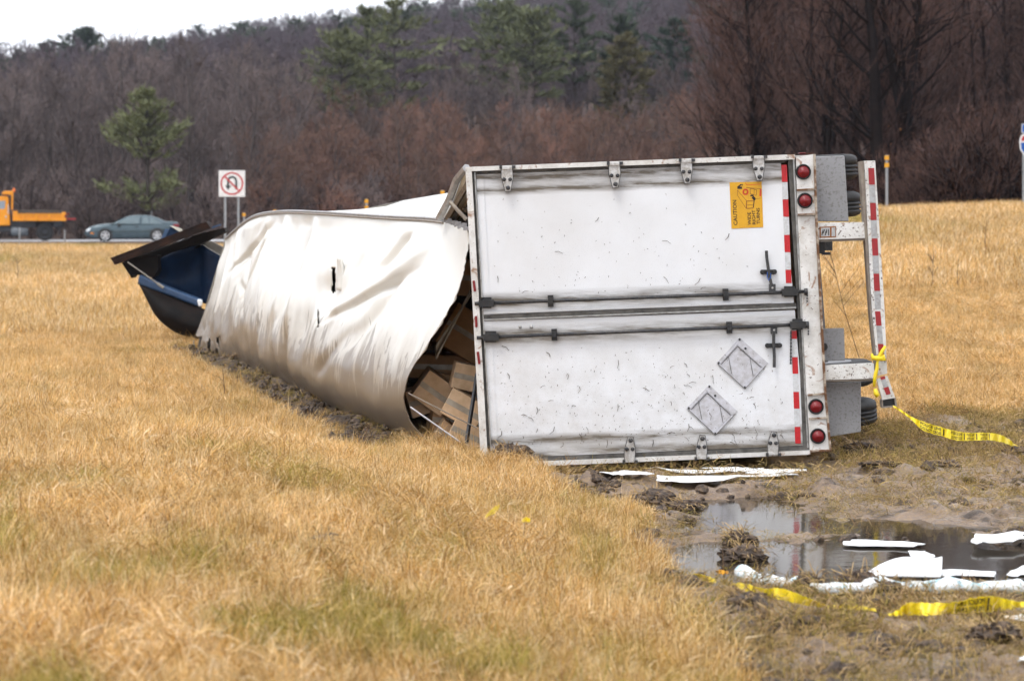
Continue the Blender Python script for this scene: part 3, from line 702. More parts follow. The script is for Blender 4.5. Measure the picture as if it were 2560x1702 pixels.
def forest():
    r = random.Random(5)
    def ring(protos, n, place, label, group):
        used = set()
        for i in range(n):
            x, y, z, s = place(i); k = r.randrange(len(protos)) if i >= len(protos) else i
            rz = r.uniform(0, 6.28)
            if k not in used:
                o = protos[k]; used.add(k); o.location = (x, y, z); o.rotation_euler = (0, 0, rz); o.scale = (s, s, s * r.uniform(0.92, 1.1))
            else:
                copy_tree(protos[k], (x, y, z), rz, (s, s, s * r.uniform(0.92, 1.1)))
    # grey wood on the left
    lab = "tall bare grey tree in the wood behind the road at left"; grp = "bare grey trees of the left wood"
    G = [bare_tree("bare_tree", lab, "tree", grp, 300 + i, "bark_grey", "twig_grey", h=11.0, trunk_r=0.15, n1=16, n2=7, n3=6, n4=5, start=0.18, spread=0.62, up=0.5, twig=0.016) for i in range(5)]
    def pl(i):
        y = 150 + 75 * ((i + r.random()) / 96); xv = r.uniform(-90, 690) if y > 158 else r.uniform(-90, 610); x = (xv * K - 1280) / F * y
        y += 22.0 if (265 < xv < 415 and y < 172) else 0.0; x = (xv * K - 1280) / F * y
        s = r.uniform(0.82, 1.08) * (1.0 if xv < 480 else 0.95) * (0.86 + 0.14 * min(max((xv - 40) / 260, 0), 1)); return x, y, hz1(x, y) - 0.2, s
    ring(G, 96, pl, lab, grp)
    # russet young trees in the middle
    lab = "bare russet-twigged young tree in the thicket behind the trailer"; grp = "russet young trees of the thicket"
    M = [bare_tree("russet_tree", lab, "tree", grp, 330 + i, "bark_grey", "twig_red", h=7.2, trunk_r=0.09, n1=16, n2=7, n3=6, n4=5, start=0.08, spread=0.8, up=0.45, twig=0.015) for i in range(5)]
    def pm(i):
        y = 146 + 48 * ((i + r.random()) / 92); xv = r.uniform(600, 1760); x = (xv * K - 1280) / F * y
        return x, y, hz1(x, y) - 0.2, r.uniform(0.75, 1.12)
    ring(M, 92, pm, lab, grp)
    # grey trees among the pines
    lab = "slender bare tree among the pines on the middle slope"; grp = "bare trees on the middle slope"
    S = [bare_tree("slope_tree", lab, "tree", grp, 360 + i, "bark_grey", "twig_grey", h=9.5, trunk_r=0.12, n1=16, n2=6, n3=6, n4=4, start=0.25, spread=0.5, up=0.6, twig=0.02) for i in range(4)]
    def ps(i):
        y = 198 + 115 * ((i + r.random()) / 100); xv = r.uniform(560, 1800); x = (xv * K - 1280) / F * y
        return x, y, hz1(x, y) - 0.2, r.uniform(0.75, 1.08)
    ring(S, 100, ps, lab, grp)
    # dark wood at right, close behind the crest
    lab = "tall dark bare tree in the wood above the right field"; grp = "dark bare trees of the right wood"
    D = [bare_tree("dark_tree", lab, "tree", grp, 400 + i, "bark_dark", "twig_dark", h=14, trunk_r=0.13, n1=26, n2=8, n3=6, n4=4, start=0.06, spread=0.5, up=0.45, twig=0.0085, lean=0.05 * (i - 2)) for i in range(5)]
    def pd(i):
        y = 84 + 50 * ((i + r.random()) / 72); xv = r.uniform(1720, 2440) if y < 100 else r.uniform(1640, 2440); x = (xv * K - 1280) / F * y
        return x, y, 1.4 + 0.05 * max(0, y - 90), r.uniform(0.8, 1.15)
    ring(D, 72, pd, lab, grp)
    for nm, lb, xv, yv, Y, rr, seed, fk, lv in (
        ("straight_dark_tree", "thick straight near-black tree trunk right of the bumper, behind the crest", 2028, 470, 82.5, 0.26, 431, False, 0),
        ("forked_dark_tree", "forked near-black tree with a few orange leaves, right of the reflector post", 2108, 468, 84, 0.22, 432, True, 40),
        ("thin_dark_tree", "lone dark leaning trunk above the middle of the trailer's right doors", 1866, 470, 86, 0.12, 433, False, 0)):
        o = bare_tree(nm, lb, "tree", None, seed, "bark_dark", "twig_dark", leaves=lv, h=15, trunk_r=rr, n1=18, n2=6, n3=5, n4=4, start=0.15, spread=0.55, up=0.4, twig=0.009, fork=fk)
        p = at(xv, yv, Y); o.location = (p.x, Y, 1.4)
    # pines
    P = [("pine_tree", "young pine with a broad top and bare lower trunk, behind the car", 338, 236, 149.5, 0.45, dict(width=2.6, whorls=13, per=8, up=0.35, nm="pine_needles_light", start=0.20, dense=0.85, needle=0.30, flat=0.3, gap=(0.34, 0.50))),
         ("pine_tree", "dark ragged pine standing highest on the left skyline", 195, 82, 330, 17.0, dict(width=3.6, whorls=9, per=7, nm="pine_needles_far", start=0.35, needle=0.6)),
         ("pine_tree", "small thin pine on the skyline left of the highest one", 100, 112, 335, 13.0, dict(width=1.6, whorls=6, per=6, nm="pine_needles_far", start=0.5, needle=0.5)),
         ("pine_tree", "low dark pine at the left end of the skyline", 45, 138, 320, 13.0, dict(width=2.6, whorls=6, per=7, nm="pine_needles_far", start=0.4, needle=0.6)),
         ("pine_tree", "green pine cut by the left edge of the picture below the skyline", -4, 158, 300, 13.0, dict(width=2.8, whorls=6, per=7, nm="pine_needles_far", start=0.35, needle=0.6)),
         ("pine_tree", "tallest layered pine of the group above the crumpled trailer", 908, 22, 228, 30.0, dict(width=3.6, whorls=8, per=7, nm="pine_needles", start=0.35, needle=0.5, dense=0.75)),
         ("pine_tree", "layered pine just left of the tallest one in the group", 846, 42, 232, 30.0, dict(width=3.2, whorls=7, per=7, nm="pine_needles", start=0.35, needle=0.5, dense=0.75)),
         ("pine_tree", "lowest leftmost pine of the group above the crumpled trailer", 785, 92, 224, 30.0, dict(width=3.3, whorls=8, per=8, nm="pine_needles", start=0.4, needle=0.5, dense=0.75)),
         ("pine_tree", "soft round-topped pine in the middle of the slope", 1165, 26, 236, 30.0, dict(width=3.6, whorls=10, per=8, nm="pine_needles", start=0.42, needle=0.5, flat=1.0, dense=0.7)),
         ("pine_tree", "dense soft pine right of the round-topped one on the slope", 1228, 42, 233, 30.0, dict(width=3.3, whorls=9, per=8, nm="pine_needles", start=0.42, needle=0.5, flat=1.0, dense=0.7)),
         ("pine_tree", "spiky pine with wide bare limbs in front of the far ridge", 1322, 18, 240, 30.0, dict(width=3.0, whorls=7, per=6, nm="pine_needles_far", start=0.45, needle=0.5, dense=0.8)),
         ("pine_tree", "pale conical pine above the yellow-green cedar", 1432, 58, 246, 30.0, dict(width=2.8, whorls=8, per=7, nm="pine_needles_far", start=0.25, needle=0.55)),
         ("pine_tree", "faint olive pine near the right wood", 1555, 64, 242, 30.0, dict(width=3.0, whorls=8, per=7, nm="pine_needles_far", start=0.2, needle=0.55, flat=1.0)),
         ("cedar_tree", "round yellow-green cedar in front of the pale pine", 1436, 98, 222, 8.0, dict(width=2.1, whorls=11, per=10, nm="cedar_needles", start=0.05, needle=0.42, dense=1.5, flat=1.4))]
    for i, (nm, lb, xv, yv, Y, hh, kw) in enumerate(P):
        top = at(xv, yv, Y); gzz = hz1(top.x, Y)
        h_ = max(top.z - gzz, 4.0) if hh < 1 else max(min(hh, top.z - gzz + 0.3), 5.0)
        o = pine_tree(nm, lb, None, 500 + i, h_, **kw)
        if nm == "cedar_tree": o["category"] = "cedar"
        o.location = (top.x, Y, top.z - h_)
    # far wood on the hill and undergrowth: masses nobody could count
    def fused(seed, bark, tw, **kw):
        W, tv, tf = tree_geom(seed, **kw); W.mats = [bark]; W.m = [0] * len(W.f); W.mat(tw); W.add(tv, tf); return W.mesh("far_tree")
    FW = source_collection("far_wood", [fused(600 + i, "bark_grey", "twig_far", h=10, trunk_r=0.2, n1=13, n2=6, n3=5, n4=3, start=0.2, spread=0.62, up=0.45, twig=0.035) for i in range(4)])
    N = 8600; y = np.sqrt(RNG.uniform(150 ** 2, 640 ** 2, N)); x = RNG.uniform(-0.36, 0.36, N) * y; k = (y > 235) | (np.abs(x) > 0.225 * y); x, y = x[k], y[k]; N = len(x)
    s = RNG.uniform(0.7, 1.1, N); rot = np.stack([np.zeros(N), np.zeros(N), RNG.uniform(0, 6.28, N)], 1)
    scatter("far_wood", np.stack([x, y, hz(x, y) - 0.4], 1), rot, np.stack([s, s, s], 1), RNG.integers(0, 4, N), np.zeros(N), FW, label="bluish bare wood covering the far ridge", cat="wood", kind="stuff")
    FC = MB(); FC.mats = ["pine_bark"]; 
    rr = random.Random(9); FC.mat("pine_needles_far")
    for k in range(60):
        zz = rr.uniform(1, 8); w = 2.0 * (1 - zz / 9); a = rr.uniform(0, 6.28)
        needle_clump(FC, rr, Vector((math.cos(a) * w * rr.random(), math.sin(a) * w * rr.random(), zz)), Vector((math.cos(a), math.sin(a), .3)).normalized(), 1.0, 8, 0.9)
    FP = source_collection("far_conifer", [FC.mesh("far_conifer")])
    N = 130; y = RNG.uniform(330, 610, N); x = RNG.uniform(-0.2, 0.2, N) * y; s = RNG.uniform(0.8, 1.4, N)
    scatter("far_conifers", np.stack([x, y, hz(x, y)], 1), np.stack([np.zeros(N), np.zeros(N), RNG.uniform(0, 6, N)], 1), np.stack([s, s, s], 1), np.zeros(N, int), np.zeros(N), FP, label="small dark conifers dotting the far ridge", cat="wood", kind="stuff")
    # undergrowth
    def brush(seed, tw, h, wd):
        W, tv, tf = tree_geom(seed, h=h, trunk_r=0.03, n1=14, n2=6, n3=5, n4=3, start=0.02, spread=1.5, up=0.5, twig=wd); W.mats = ["bark_dark"]; W.m = [0] * len(W.f); W.mat(tw); W.add(tv, tf); return W.mesh("brush")
    BR = source_collection("brush_left", [brush(700 + i, "twig_grey", 3.0, 0.014) for i in range(3)] + [brush(710 + i, "twig_red", 2.8, 0.014) for i in range(2)])
    N = 1150; y = RNG.uniform(144, 215, N); xv = RNG.uniform(-600, 1760, N); y = np.where((np.abs(xv - 338) < 60) & (y < 156), y + 12, y); x = (xv * K - 1280) / F * y; s = RNG.uniform(0.7, 1.3, N)
    idx = np.where(xv < 600 + RNG.normal(0, 60, N), RNG.integers(0, 3, N), RNG.integers(2, 5, N))
    scatter("undergrowth", np.stack([x, y, hz(x, y) - 0.1], 1), np.stack([np.zeros(N), np.zeros(N), RNG.uniform(0, 6, N)], 1), np.stack([s, s, s], 1), idx, np.zeros(N), BR, label="tangled bare undergrowth at the foot of the woods", cat="undergrowth", kind="stuff")
    BB = source_collection("brush_right", [brush(720 + i, "twig_dark", 2.2, 0.007) for i in range(3)])
    N = 640; y = RNG.uniform(76, 112, N); xv = RNG.uniform(1700, 2900, N); x = (xv * K - 1280) / F * y
    k = ~((y < 82) & (xv < 2060)); x, y, xv = x[k], y[k], xv[k]; N = len(x)
    s = RNG.uniform(0.6, 1.2, N) * (1 + 0.5 * sst(2050, 2350, xv))
    scatter("brambles", np.stack([x, y, np.full(N, 1.4)], 1), np.stack([np.zeros(N), np.zeros(N), RNG.uniform(0, 6, N)], 1), np.stack([s, s, s], 1), RNG.integers(0, 3, N), np.zeros(N), BB, label="low dark reddish brambles behind the right field's crest", cat="brambles", kind="stuff")
forest()

# ------------------------------------------------------------------ the overturned trailer
TR = thing("semi_trailer", "white box trailer lying on its side, roof torn and crumpled, rear doors shut", "trailer", (1.3, 23.0, 0.0), world_parts=True)

def door_detail(name_poly, parent, d):
    pass
def rear_end():
    fr = MB()
    # left header post (the trailer's roof end), top and bottom side posts, sill at right
    fr.mat("white_frame_paint")
    fr.rprism([(1163.5, 418), (1179, 418), (1221, 1170), (1203, 1170)], -0.14, 0.045)
    fr.rprism([(1179.5, 417.6), (1986, 386.5), (1986, 399), (1179.5, 428.5)], -0.14, 0.05)
    fr.rprism([(1221.5, 1157.5), (2024, 1124.5), (2024, 1134.5), (1221.5, 1169)], -0.14, 0.05)
    fr.rprism([c2(1385, 118), c2(1545, 92), c2(1560, 640), c2(1400, 640)], -0.14, 0.04)        # upper lamp box
    fr.rprism([c2(1402, 643), c2(1560, 643), c4(1500, 722), c4(1338, 735)], -0.14, 0.02)        # sill
    fr.rprism([c4(1340, 738), c4(1500, 725), c4(1545, 1228), c4(1367, 1236)], -0.14, 0.04)      # lower lamp box
    fr.mat("rusty_edge")
    for a, b_ in ((c2(1548, 92), c2(1565, 640)), (c2(1565, 640), c4(1503, 720)), (c4(1503, 722), c4(1548, 1228))): fr.rbar(a, b_, 6, -0.14, 0.052)
    for a, b_ in ((c2(1390, 412), c2(1545, 402)), (c2(1400, 630), c2(1556, 622)), (c4(1345, 735), c4(1500, 722)), (c4(1358, 945), c4(1518, 935)), (c4(1367, 1232), c4(1545, 1224))): fr.rbar(a, b_, 4.5, 0.041, 0.062)
    fr.mat("rust_steel"); fr.rbar(c2(1385, 94), c2(1543, 84), 3, -0.14, 0.03)
    fr.mat("dirty_gasket")
    fr.rprism([(1179.5, 430), (1189, 430), (1231, 1156), (1220, 1156)], -0.12, 0.004)
    fr.rprism([(1190, 430), (1960, 401), (1960, 407), (1190, 436)], -0.12, 0.004)
    fr.rprism([(1231.5, 1147), (2024, 1114), (2024, 1123.5), (1231.5, 1156.5)], -0.12, 0.012)
    fr.rprism([c2(1318, 150), c2(1384, 125), c2(1400, 640), c4(1338, 735), c4(1365, 1205), c4(1308, 1205), c4(1262, 0)], -0.12, 0.006)
    frame = fr.build("rear_frame", TR, fix=True)
    tb = MB().mat("aluminium_trim")
    tb.rbar((1187, 431), (1229, 1156), 3, 0.0045, 0.03); tb.rbar(c2(1366, 130), c4(1352, 1205), 4, 0.0065, 0.022)
    tb.build("door_seal", frame)
    for p in (c2(1450, 250), c2(1465, 505), c4(1420, 838), c4(1437, 1100)):
        l = MB().mat("black_rubber"); l.sm = True; c = rp(p, 0.041)
        l.lathe(c, (0, -1, 0), [(0, 0.068), (0.018, 0.066), (0.024, 0.058), (0.012, 0.054)], 28)
        l.mat("lamp_red"); l.lathe(c, (0, -1, 0), [(0.010, 0.0535), (0.017, 0.050), (0.021, 0.036), (0.022, 0.012)], 28)
        for k in range(2): l.lathe(c + Vector((0, -0.018, 0)), (0, -1, 0), [(0.0, 0.040 - 0.014 * k), (0.006 + 0.001 * k, 0.038 - 0.014 * k)], 20)
        l.build("tail_lamp", frame)
    for a in ((c1(372, 1215), c1(384, 1310)), (c1(392, 1530), c3(682, 132)), (c3(694, 350), c3(708, 460))):
        l = MB().mat("lamp_red"); l.rbar(a[0], a[1], 6, 0.0455, 0.065); l.build("marker_lamp", frame, bevel=0.004)
    l = MB().mat("lamp_red"); l.rprism([c2(1415, 80), c2(1477, 78), c2(1477, 97), c2(1415, 99)], -0.05, 0.03); l.build("marker_lamp", frame, bevel=0.004)

    # doors
    doors = []
    for poly, inner in (([(1190, 437), (1952, 408), (1985, 757), (1208, 787)], [(1209, 458), (1950, 428), (1975, 752), (1226, 780)]),
                        ([(1209, 803), (1987, 775), (2014, 1113), (1230, 1146)], [(1229, 808), (1985, 780), (2010, 1100), (1246, 1131)])):
        dm = MB().mat("door_white")
        dm.rprism(poly, -0.05, 0.0)
        dm.rprism([poly[0], (inner[0][0], poly[0][1] - 0.6), (inner[3][0], poly[3][1] - 0.4), poly[3]], 0.0005, 0.008)
        o = dm.build("door", TR, fix=True); doors.append(o)
    doors[0]["label"] = "upper rear door with the caution sign"; doors[1]["label"] = "lower rear door with two diamond placard holders"
    g = MB().mat("dirty_gasket"); g.rprism([(1206, 788), (1990, 758), (1991, 766), (1206, 797)], -0.05, 0.014)
    g.mat("aluminium_trim"); g.rprism([(1207, 797.5), (1990, 766.5), (1990, 771), (1207, 801.5)], -0.05, 0.022)
    g.mat("door_white"); g.rprism([(1208, 779), (1930, 751.5), (1930, 757), (1208, 785)], 0.0005, 0.02)
    g.build("door_gasket", doors[0], fix=True)

    def hinge(par, x, yt, h, w, flip):
        hb = MB().mat("hinge_steel"); s = -1 if flip else 1
        def q(u, v): return (x + u * w + (v * h * 0.03), yt + s * v * h)
        hb.rprism([q(-.46, 0), q(.46, 0), q(.5, .42), q(.27, 1.0), q(-.2, 1.02), q(-.5, .42)], 0.051 if False else 0.006, 0.062)
        hb.mat("dark_steel")
        hb.rbar(q(-.62, -.02), q(-.40, -.02), h * .15, 0.03, 0.085); hb.rbar(q(.42, -.02), q(.72, -.02), h * .13, 0.03, 0.085)
        for a, b_ in ((q(-.46, 0), q(-.5, .42)), (q(-.5, .42), q(-.2, 1.02)), (q(.46, 0), q(.5, .42)), (q(.5, .42), q(.27, 1.0)), (q(-.2, 1.02), q(.27, 1.0))): hb.rbar(a, b_, 1.3, 0.06, 0.066)
        for u, v, r in ((-.26, .5, .017), (.24, .5, .017), (.04, .86, .02)):
            hb.lathe(rp(q(u, v), 0.062), (0, -1, 0), [(0, r), (0.012, r), (0.02, r * 0.5)], 10)
        hb.mat("hinge_steel"); hb.rbar(q(-.4, .02), q(.42, .02), h * .1, 0.06, 0.078)
        hb.build("hinge", par)
    for p, h in ((c1(667, 212), 59), (c1(1622, 178), 59), (c2(408, 150), 56), (c2(1050, 120), 57)): hinge(doors[0], p[0], p[1], h, 30, False)
    for p, h in ((c3(1090, 1345), 47), (c3(2042, 1322), 61), (c4(400, 1295), 57), (c4(1035, 1258), 55)): hinge(doors[1], p[0], p[1], h, 28, True)

    def rod(par, a, b_, brackets, ends, guard):
        rb = MB().mat("dark_steel"); rb.sm = True; A, B = rp(a, 0.05), rp(b_, 0.05)
        rb.tube([A, B], 0.0155, 12); rb.sm = False
        def pt(t): return (a[0] + (b_[0] - a[0]) * t, a[1] + (b_[1] - a[1]) * t)
        rb.mat("black_plastic")
        for x in brackets:
            t = (x - a[0]) / (b_[0] - a[0]); p = pt(t)
            rb.rbar((p[0], p[1] - 14), (p[0] + 1, p[1] + 15), 14, 0.006, 0.04); rb.rbar((p[0] - 6, p[1]), (p[0] + 6, p[1]), 13, 0.02, 0.075)
        for x, w in ends:
            t = (x - a[0]) / (b_[0] - a[0]); p = pt(t)
            rb.rbar((p[0] - w / 2, p[1] + 1), (p[0] + w / 2, p[1]), 17, 0.006, 0.07)
            rb.rbar((p[0] - w / 3, p[1] - 1), (p[0] + w / 3, p[1] - 1), 27, 0.006, 0.03)
        rb.mat("dark_steel")
        for x in guard:
            t = (x - a[0]) / (b_[0] - a[0]); p = pt(t); rb.sm = True
            rb.lathe(rp((p[0] - 4, p[1] + 1), 0.05), (1, 0, 0.03), [(0, 0.03), (0.028, 0.032)], 12); rb.sm = False
            for k in range(3): rb.box(rp((p[0] + 3, p[1] + 10 + 7 * k), 0.055), 0.012, 0.012, 0.018)
        rb.build("lock_rod", par)
    rod(doors[0], (1187, 758.5), (2017, 728), (1376, 1813), ((1216, 38), (1973, 40)), (2013,))
    rod(doors[1], (1192, 843.5), (2019, 810), (1385, 1822), ((1227, 40), (1993, 38)), (2016,))

    def handle(par, pts, brk, piv):
        hb = MB().mat("dark_steel")
        for i in range(len(pts) - 1): hb.rbar(pts[i], pts[i + 1], 7.5, 0.03 + 0.0007 * i, 0.043 + 0.0007 * i)
        hb.mat("black_plastic"); hb.rbar(brk[0], brk[1], 11, 0.006, 0.03)
        for q in brk: hb.lathe(rp(q, 0.004), (0, -1, 0), [(0, 0.022), (0.034, 0.022), (0.042, 0.015)], 12)
        hb.mat("dark_steel"); hb.rbar((piv[0] - 8, piv[1]), (piv[0] + 8, piv[1]), 19, 0.012, 0.05)
        hb.mat("hinge_steel"); hb.lathe(rp(piv, 0.05), (0, -1, 0), [(0, 0.009), (0.008, 0.007)], 10)
        hb.build("door_handle", par)
    handle(doors[0], [c2(1122, 950), c2(1126, 1020), c2(1138, 1100), c2(1146, 1170), c2(1172, 1270)], (c2(1090, 1140), c2(1195, 1138)), c2(1175, 1280))
    handle(doors[1], [c4(1050, 490), c4(1050, 380), c4(1044, 270), c4(1047, 150)], (c4(992, 298), c4(1098, 295)), c4(1047, 158))
    se = MB().mat("shield_blue"); se.tube([rp(c2(*q), 0.05) for q in ((1130, 1140), (1128, 1190), (1140, 1212), (1158, 1190), (1160, 1150))], 0.004, 6); se.build("seal_loop", doors[0])
    ch = MB().mat("dark_steel")
    for k in range(20):
        q = c4(1200 - 0.1 * k, 170 + 15 * k); ch.box(rp(q, 0.02 + 0.004 * (k % 2)), 0.010 + 0.006 * (k % 2), 0.008, 0.017)
    ch.build("chain", doors[1])
    rv = MB().mat("aluminium_trim"); rv.sm = True
    for q in (c3(1070, 132), c3(1170, 132)): rv.lathe(rp(q, 0.0), (0, -1, 0), [(0, 0.014), (0.012, 0.012), (0.018, 0.004)], 12)
    rv.build("rivet", doors[1])

    # reflective tape, piece by piece
    def tape(par, x0, x1, y0, ys, slope, conv, red_first, d, w=50, dull=False):
        red = red_first
        for a, b_ in zip(ys[:-1], ys[1:]):
            t = MB().mat(("tape_red" if red else "tape_silver") + ("_dull" if dull else "")); xa, xb = x0 + (a - y0) * slope, x0 + (b_ - y0) * slope
            t.rprism([conv(xa, a + 1), conv(xa + w, a + 1), conv(xb + w, b_ - 1), conv(xb, b_ - 1)], d, d + 0.003)
            t.build("tape_strip", par); red = not red
    tape(doors[0], 1258, 0, 185, [185, 340, 495, 650, 810, 965, 1120, 1240], 0.040, c2, True, 0.0008)
    tape(doors[1], 1203, 0, 165, [165, 240, 400, 550, 710, 860, 1020, 1170], 0.037, c4, True, 0.0008)

    # caution sign: yellow plate, lettering and drawing printed on it
    cs = MB().mat("sign_yellow"); Q = [Vector(c2(797, 343)), Vector(c2(1083, 335)), Vector(c2(1098, 742)), Vector(c2(815, 755))]
    cs.rprism(Q, 0.0008, 0.004)
    def sg(u, v):                          # u right, v down on the plate, each 0..1
        return (Q[0] * (1 - u) + Q[1] * u) * (1 - v) + (Q[3] * (1 - u) + Q[2] * u) * v
    cs.mat("sign_black")
    for body, u, v0, v1, hgt in (("CAUTION", 0.195, 0.93, 0.385, 0.125), ("WIDE", 0.625, 0.935, 0.66, 0.105), ("RIGHT", 0.765, 0.93, 0.615, 0.105), ("TURNS", 0.905, 0.925, 0.575, 0.105)):
        vs, fs = TXT[body]; mx = vs.max(0)
        cs.add([rp(sg(u - hgt * (1 - 0) + hgt * (1 - q[1] / mx[1]), v0 + (v1 - v0) * q[0] / mx[0]), 0.0055) for q in vs], fs)
    def ln(pts, w, m, d=0.005):
        cs.mat(m)
        for a, b_ in zip(pts[:-1], pts[1:]): cs.rbar(sg(*a), sg(*b_), w, d - 0.0006, d)
    def cp(x, y): return ((x - 232 - 0.04 * (y - 250)) / 790.0, (y - 250 + (x - 232) * 0.02) / 1125.0)
    for pl, w, m in (([(425, 440), (430, 570), (640, 890)], 1.0, "sign_brown"), ([(425, 440), (650, 705)], 1.0, "sign_brown"),
                     ([(650, 712), (838, 708), (815, 885), (650, 890), (650, 712)], 2.0, "sign_brown"), ([(655, 810), (825, 800)], 1.0, "sign_brown"),
                     ([(640, 380), (1000, 415)], 1.4, "sign_brown"), ([(740, 410), (840, 415), (835, 560), (740, 530), (740, 410)], 1.3, "sign_brown"),
                     ([(845, 430), (900, 440), (890, 575), (840, 570)], 1.3, "sign_brown"), ([(1000, 420), (990, 600)], 4.5, "sign_red"), ([(880, 655), (1015, 645)], 1.0, "sign_brown"),
                     ([(630, 260), (635, 300), (670, 320), (1000, 300)], 1.3, "sign_red"),
                     ([(425, 380), (540, 385)], 6, "sign_black"), ([(430, 370), (520, 305)], 3.5, "sign_black"), ([(530, 300), (560, 325)], 2.5, "sign_black"),
                     ([(745, 585), (800, 565), (815, 610), (860, 640), (850, 690)], 3.5, "sign_black"), ([(790, 620), (850, 690)], 4, "sign_black"), ([(838, 700), (820, 860)], 2.2, "sign_black")):
        ln([cp(*q) for q in pl], w, m, 0.0045 + 0.0002 * w)
    ring = [cp(625 + 58 * math.cos(a), 485 + 62 * math.sin(a)) for a in np.linspace(0, 2 * math.pi, 17)]
    ln(ring, 4.2, "sign_red", 0.0056)
    cs.build("caution_sign", doors[0])

    # diamond placard holders
    for D in ([c4(745, 228), c4(1000, 455), c4(793, 688), c4(538, 455)], [c4(475, 647), c4(728, 885), c4(530, 1098), c4(272, 855)]):
        D = [Vector(p) for p in D]; ph = MB().mat("placard_metal"); ph.rprism(D, 0.0008, 0.006)
        def dd(u, v): return (D[0] * (1 - u) + D[1] * u) * (1 - v) + (D[3] * (1 - u) + D[2] * u) * v
        for a, b_ in (((.06, .18), (.97, .18)), ((.97, .18), (.97, .98)), ((.97, .98), (.06, .98)), ((.06, .98), (.06, .18))): ph.rbar(dd(*a), dd(*b_), 3.4, 0.006, 0.016)
        ph.rprism([dd(.10, .22), dd(.93, .22), dd(.93, .94), dd(.10, .94)], 0.0062, 0.009)
        for s0, s1 in (((.10, .60), (.50, .94)), ((.52, .22), (.93, .58))): ph.rbar(dd(*s0), dd(*s1), 2.0, 0.009, 0.014)
        ph.mat("dirty_gasket")
        for a, b_ in (((.11, .23), (.92, .23)), ((.11, .23), (.11, .93)), ((.03, .99), (.99, .99)), ((.99, .1), (.99, .99)), ((.12, .63), (.47, .93)), ((.55, .24), (.92, .56))): ph.rbar(dd(*a), dd(*b_), 1.3, 0.0145, 0.0165)
        ph.mat("dark_steel")
        for u, v in ((.03, .04), (.04, .95), (.30, .12), (.96, .96)): ph.lathe(rp(dd(u, v), 0.006), (0, -1, 0), [(0, 0.011), (0.01, 0.009)], 8)
        ph.build("placard_holder", doors[1])

    # dried mud flecks and straw stuck to the doors
    rr = random.Random(3)
    for o, (y0, y1), n, ns in ((doors[0], (470, 740), 110, 9), (doors[1], (835, 1110), 330, 46)):
        fl = MB().mat("clod_mud")
        for i in range(n + ns):
            y = y0 + (y1 - y0) * (rr.random() ** 0.6); t = (y - 418) / 740; x = rr.uniform(1232 + 42 * t - 20, 1925 + 40 * t)
            if i < n: L, w = rr.uniform(1.2, 5), rr.uniform(0.7, 1.5)
            else: L, w = rr.uniform(9, 24), rr.uniform(0.9, 1.6)
            a = rr.gauss(1.5, 0.7) if i < n else rr.uniform(-0.9, 2.2)
            if 1800 < x < 1925 and 440 < y < 575: continue
            m_ = (x + math.cos(a) * L * .5 + rr.uniform(-.1, .1) * L, y + math.sin(a) * L * .5)
            fl.rbar((x, y), m_, w, 0.0085, 0.0098); fl.rbar(m_, (x + math.cos(a + .3) * L, y + math.sin(a + .3) * L), w * .8, 0.0086, 0.0099)
        tag(fl.build("mud_flecks", o), kind="stuff")

    # bumper guard, its arms, mud flaps
    bg = MB().mat("chipped_white_paint")
    top = [c2(1990, 152), c2(2088, 150)]; bot = [c4(1932, 556), c4(2050, 545)]
    bg.rprism([c2(1992, 152), c2(2088, 150), c4(2030, 0), c4(2052, 545), c4(1976, 560), c4(1918, 0)], -0.10, 0.05)
    bg.mat("rail_underside"); bg.rprism([c2(1956, 158), c2(1990, 153), c4(1916, 0), c4(1974, 560), c4(1962, 555), c4(1904, 0)], -0.12, 0.02)
    bump_o = bg.build("bumper_guard", TR, fix=True)
    be = MB().mat("chipped_white_paint")   # the bent, open end of the square tube
    A = [c4(1957, 597), c4(2050, 562), c4(2120, 758), c4(2006, 776)]; Bq = [c4(2010, 845), c4(2133, 832)]
    be.rprism(A, 0.03, 0.075)
    be.mat("black_plastic"); be.rprism([A[3], A[2], Bq[1], Bq[0]], -0.03, 0.035)
    be.mat("rail_underside"); be.rbar(A[3], Bq[0], 4, -0.05, 0.06); be.rbar(A[2], Bq[1], 4, -0.05, 0.06); be.rbar(Bq[0], Bq[1], 4, -0.05, 0.05)
    be.build("bent_end", bump_o, fix=True)
    tape(bump_o, 2026, 0, 215, [215, 365, 525, 680, 840, 995, 1153, 1308, 1468], 0.049, c2, True, 0.0508, 52, True)
    tape(bump_o, 1943, 0, -10, [-10, 120, 280, 420], 0.088, c4, True, 0.0508, 48, True)
    for P_, red in (([c4(1985, 575), c4(2025, 563), c4(2034, 588), c4(1993, 600)], 1), ([c4(1993, 603), c4(2034, 590), c4(2060, 655), c4(2016, 668)], 0), ([c4(2016, 671), c4(2060, 658), c4(2080, 722), c4(2040, 732)], 1)):
        t = MB().mat("tape_red_dull" if red else "tape_silver_dull"); t.rprism(P_, 0.0758, 0.0785); t.build("tape_strip", bump_o)
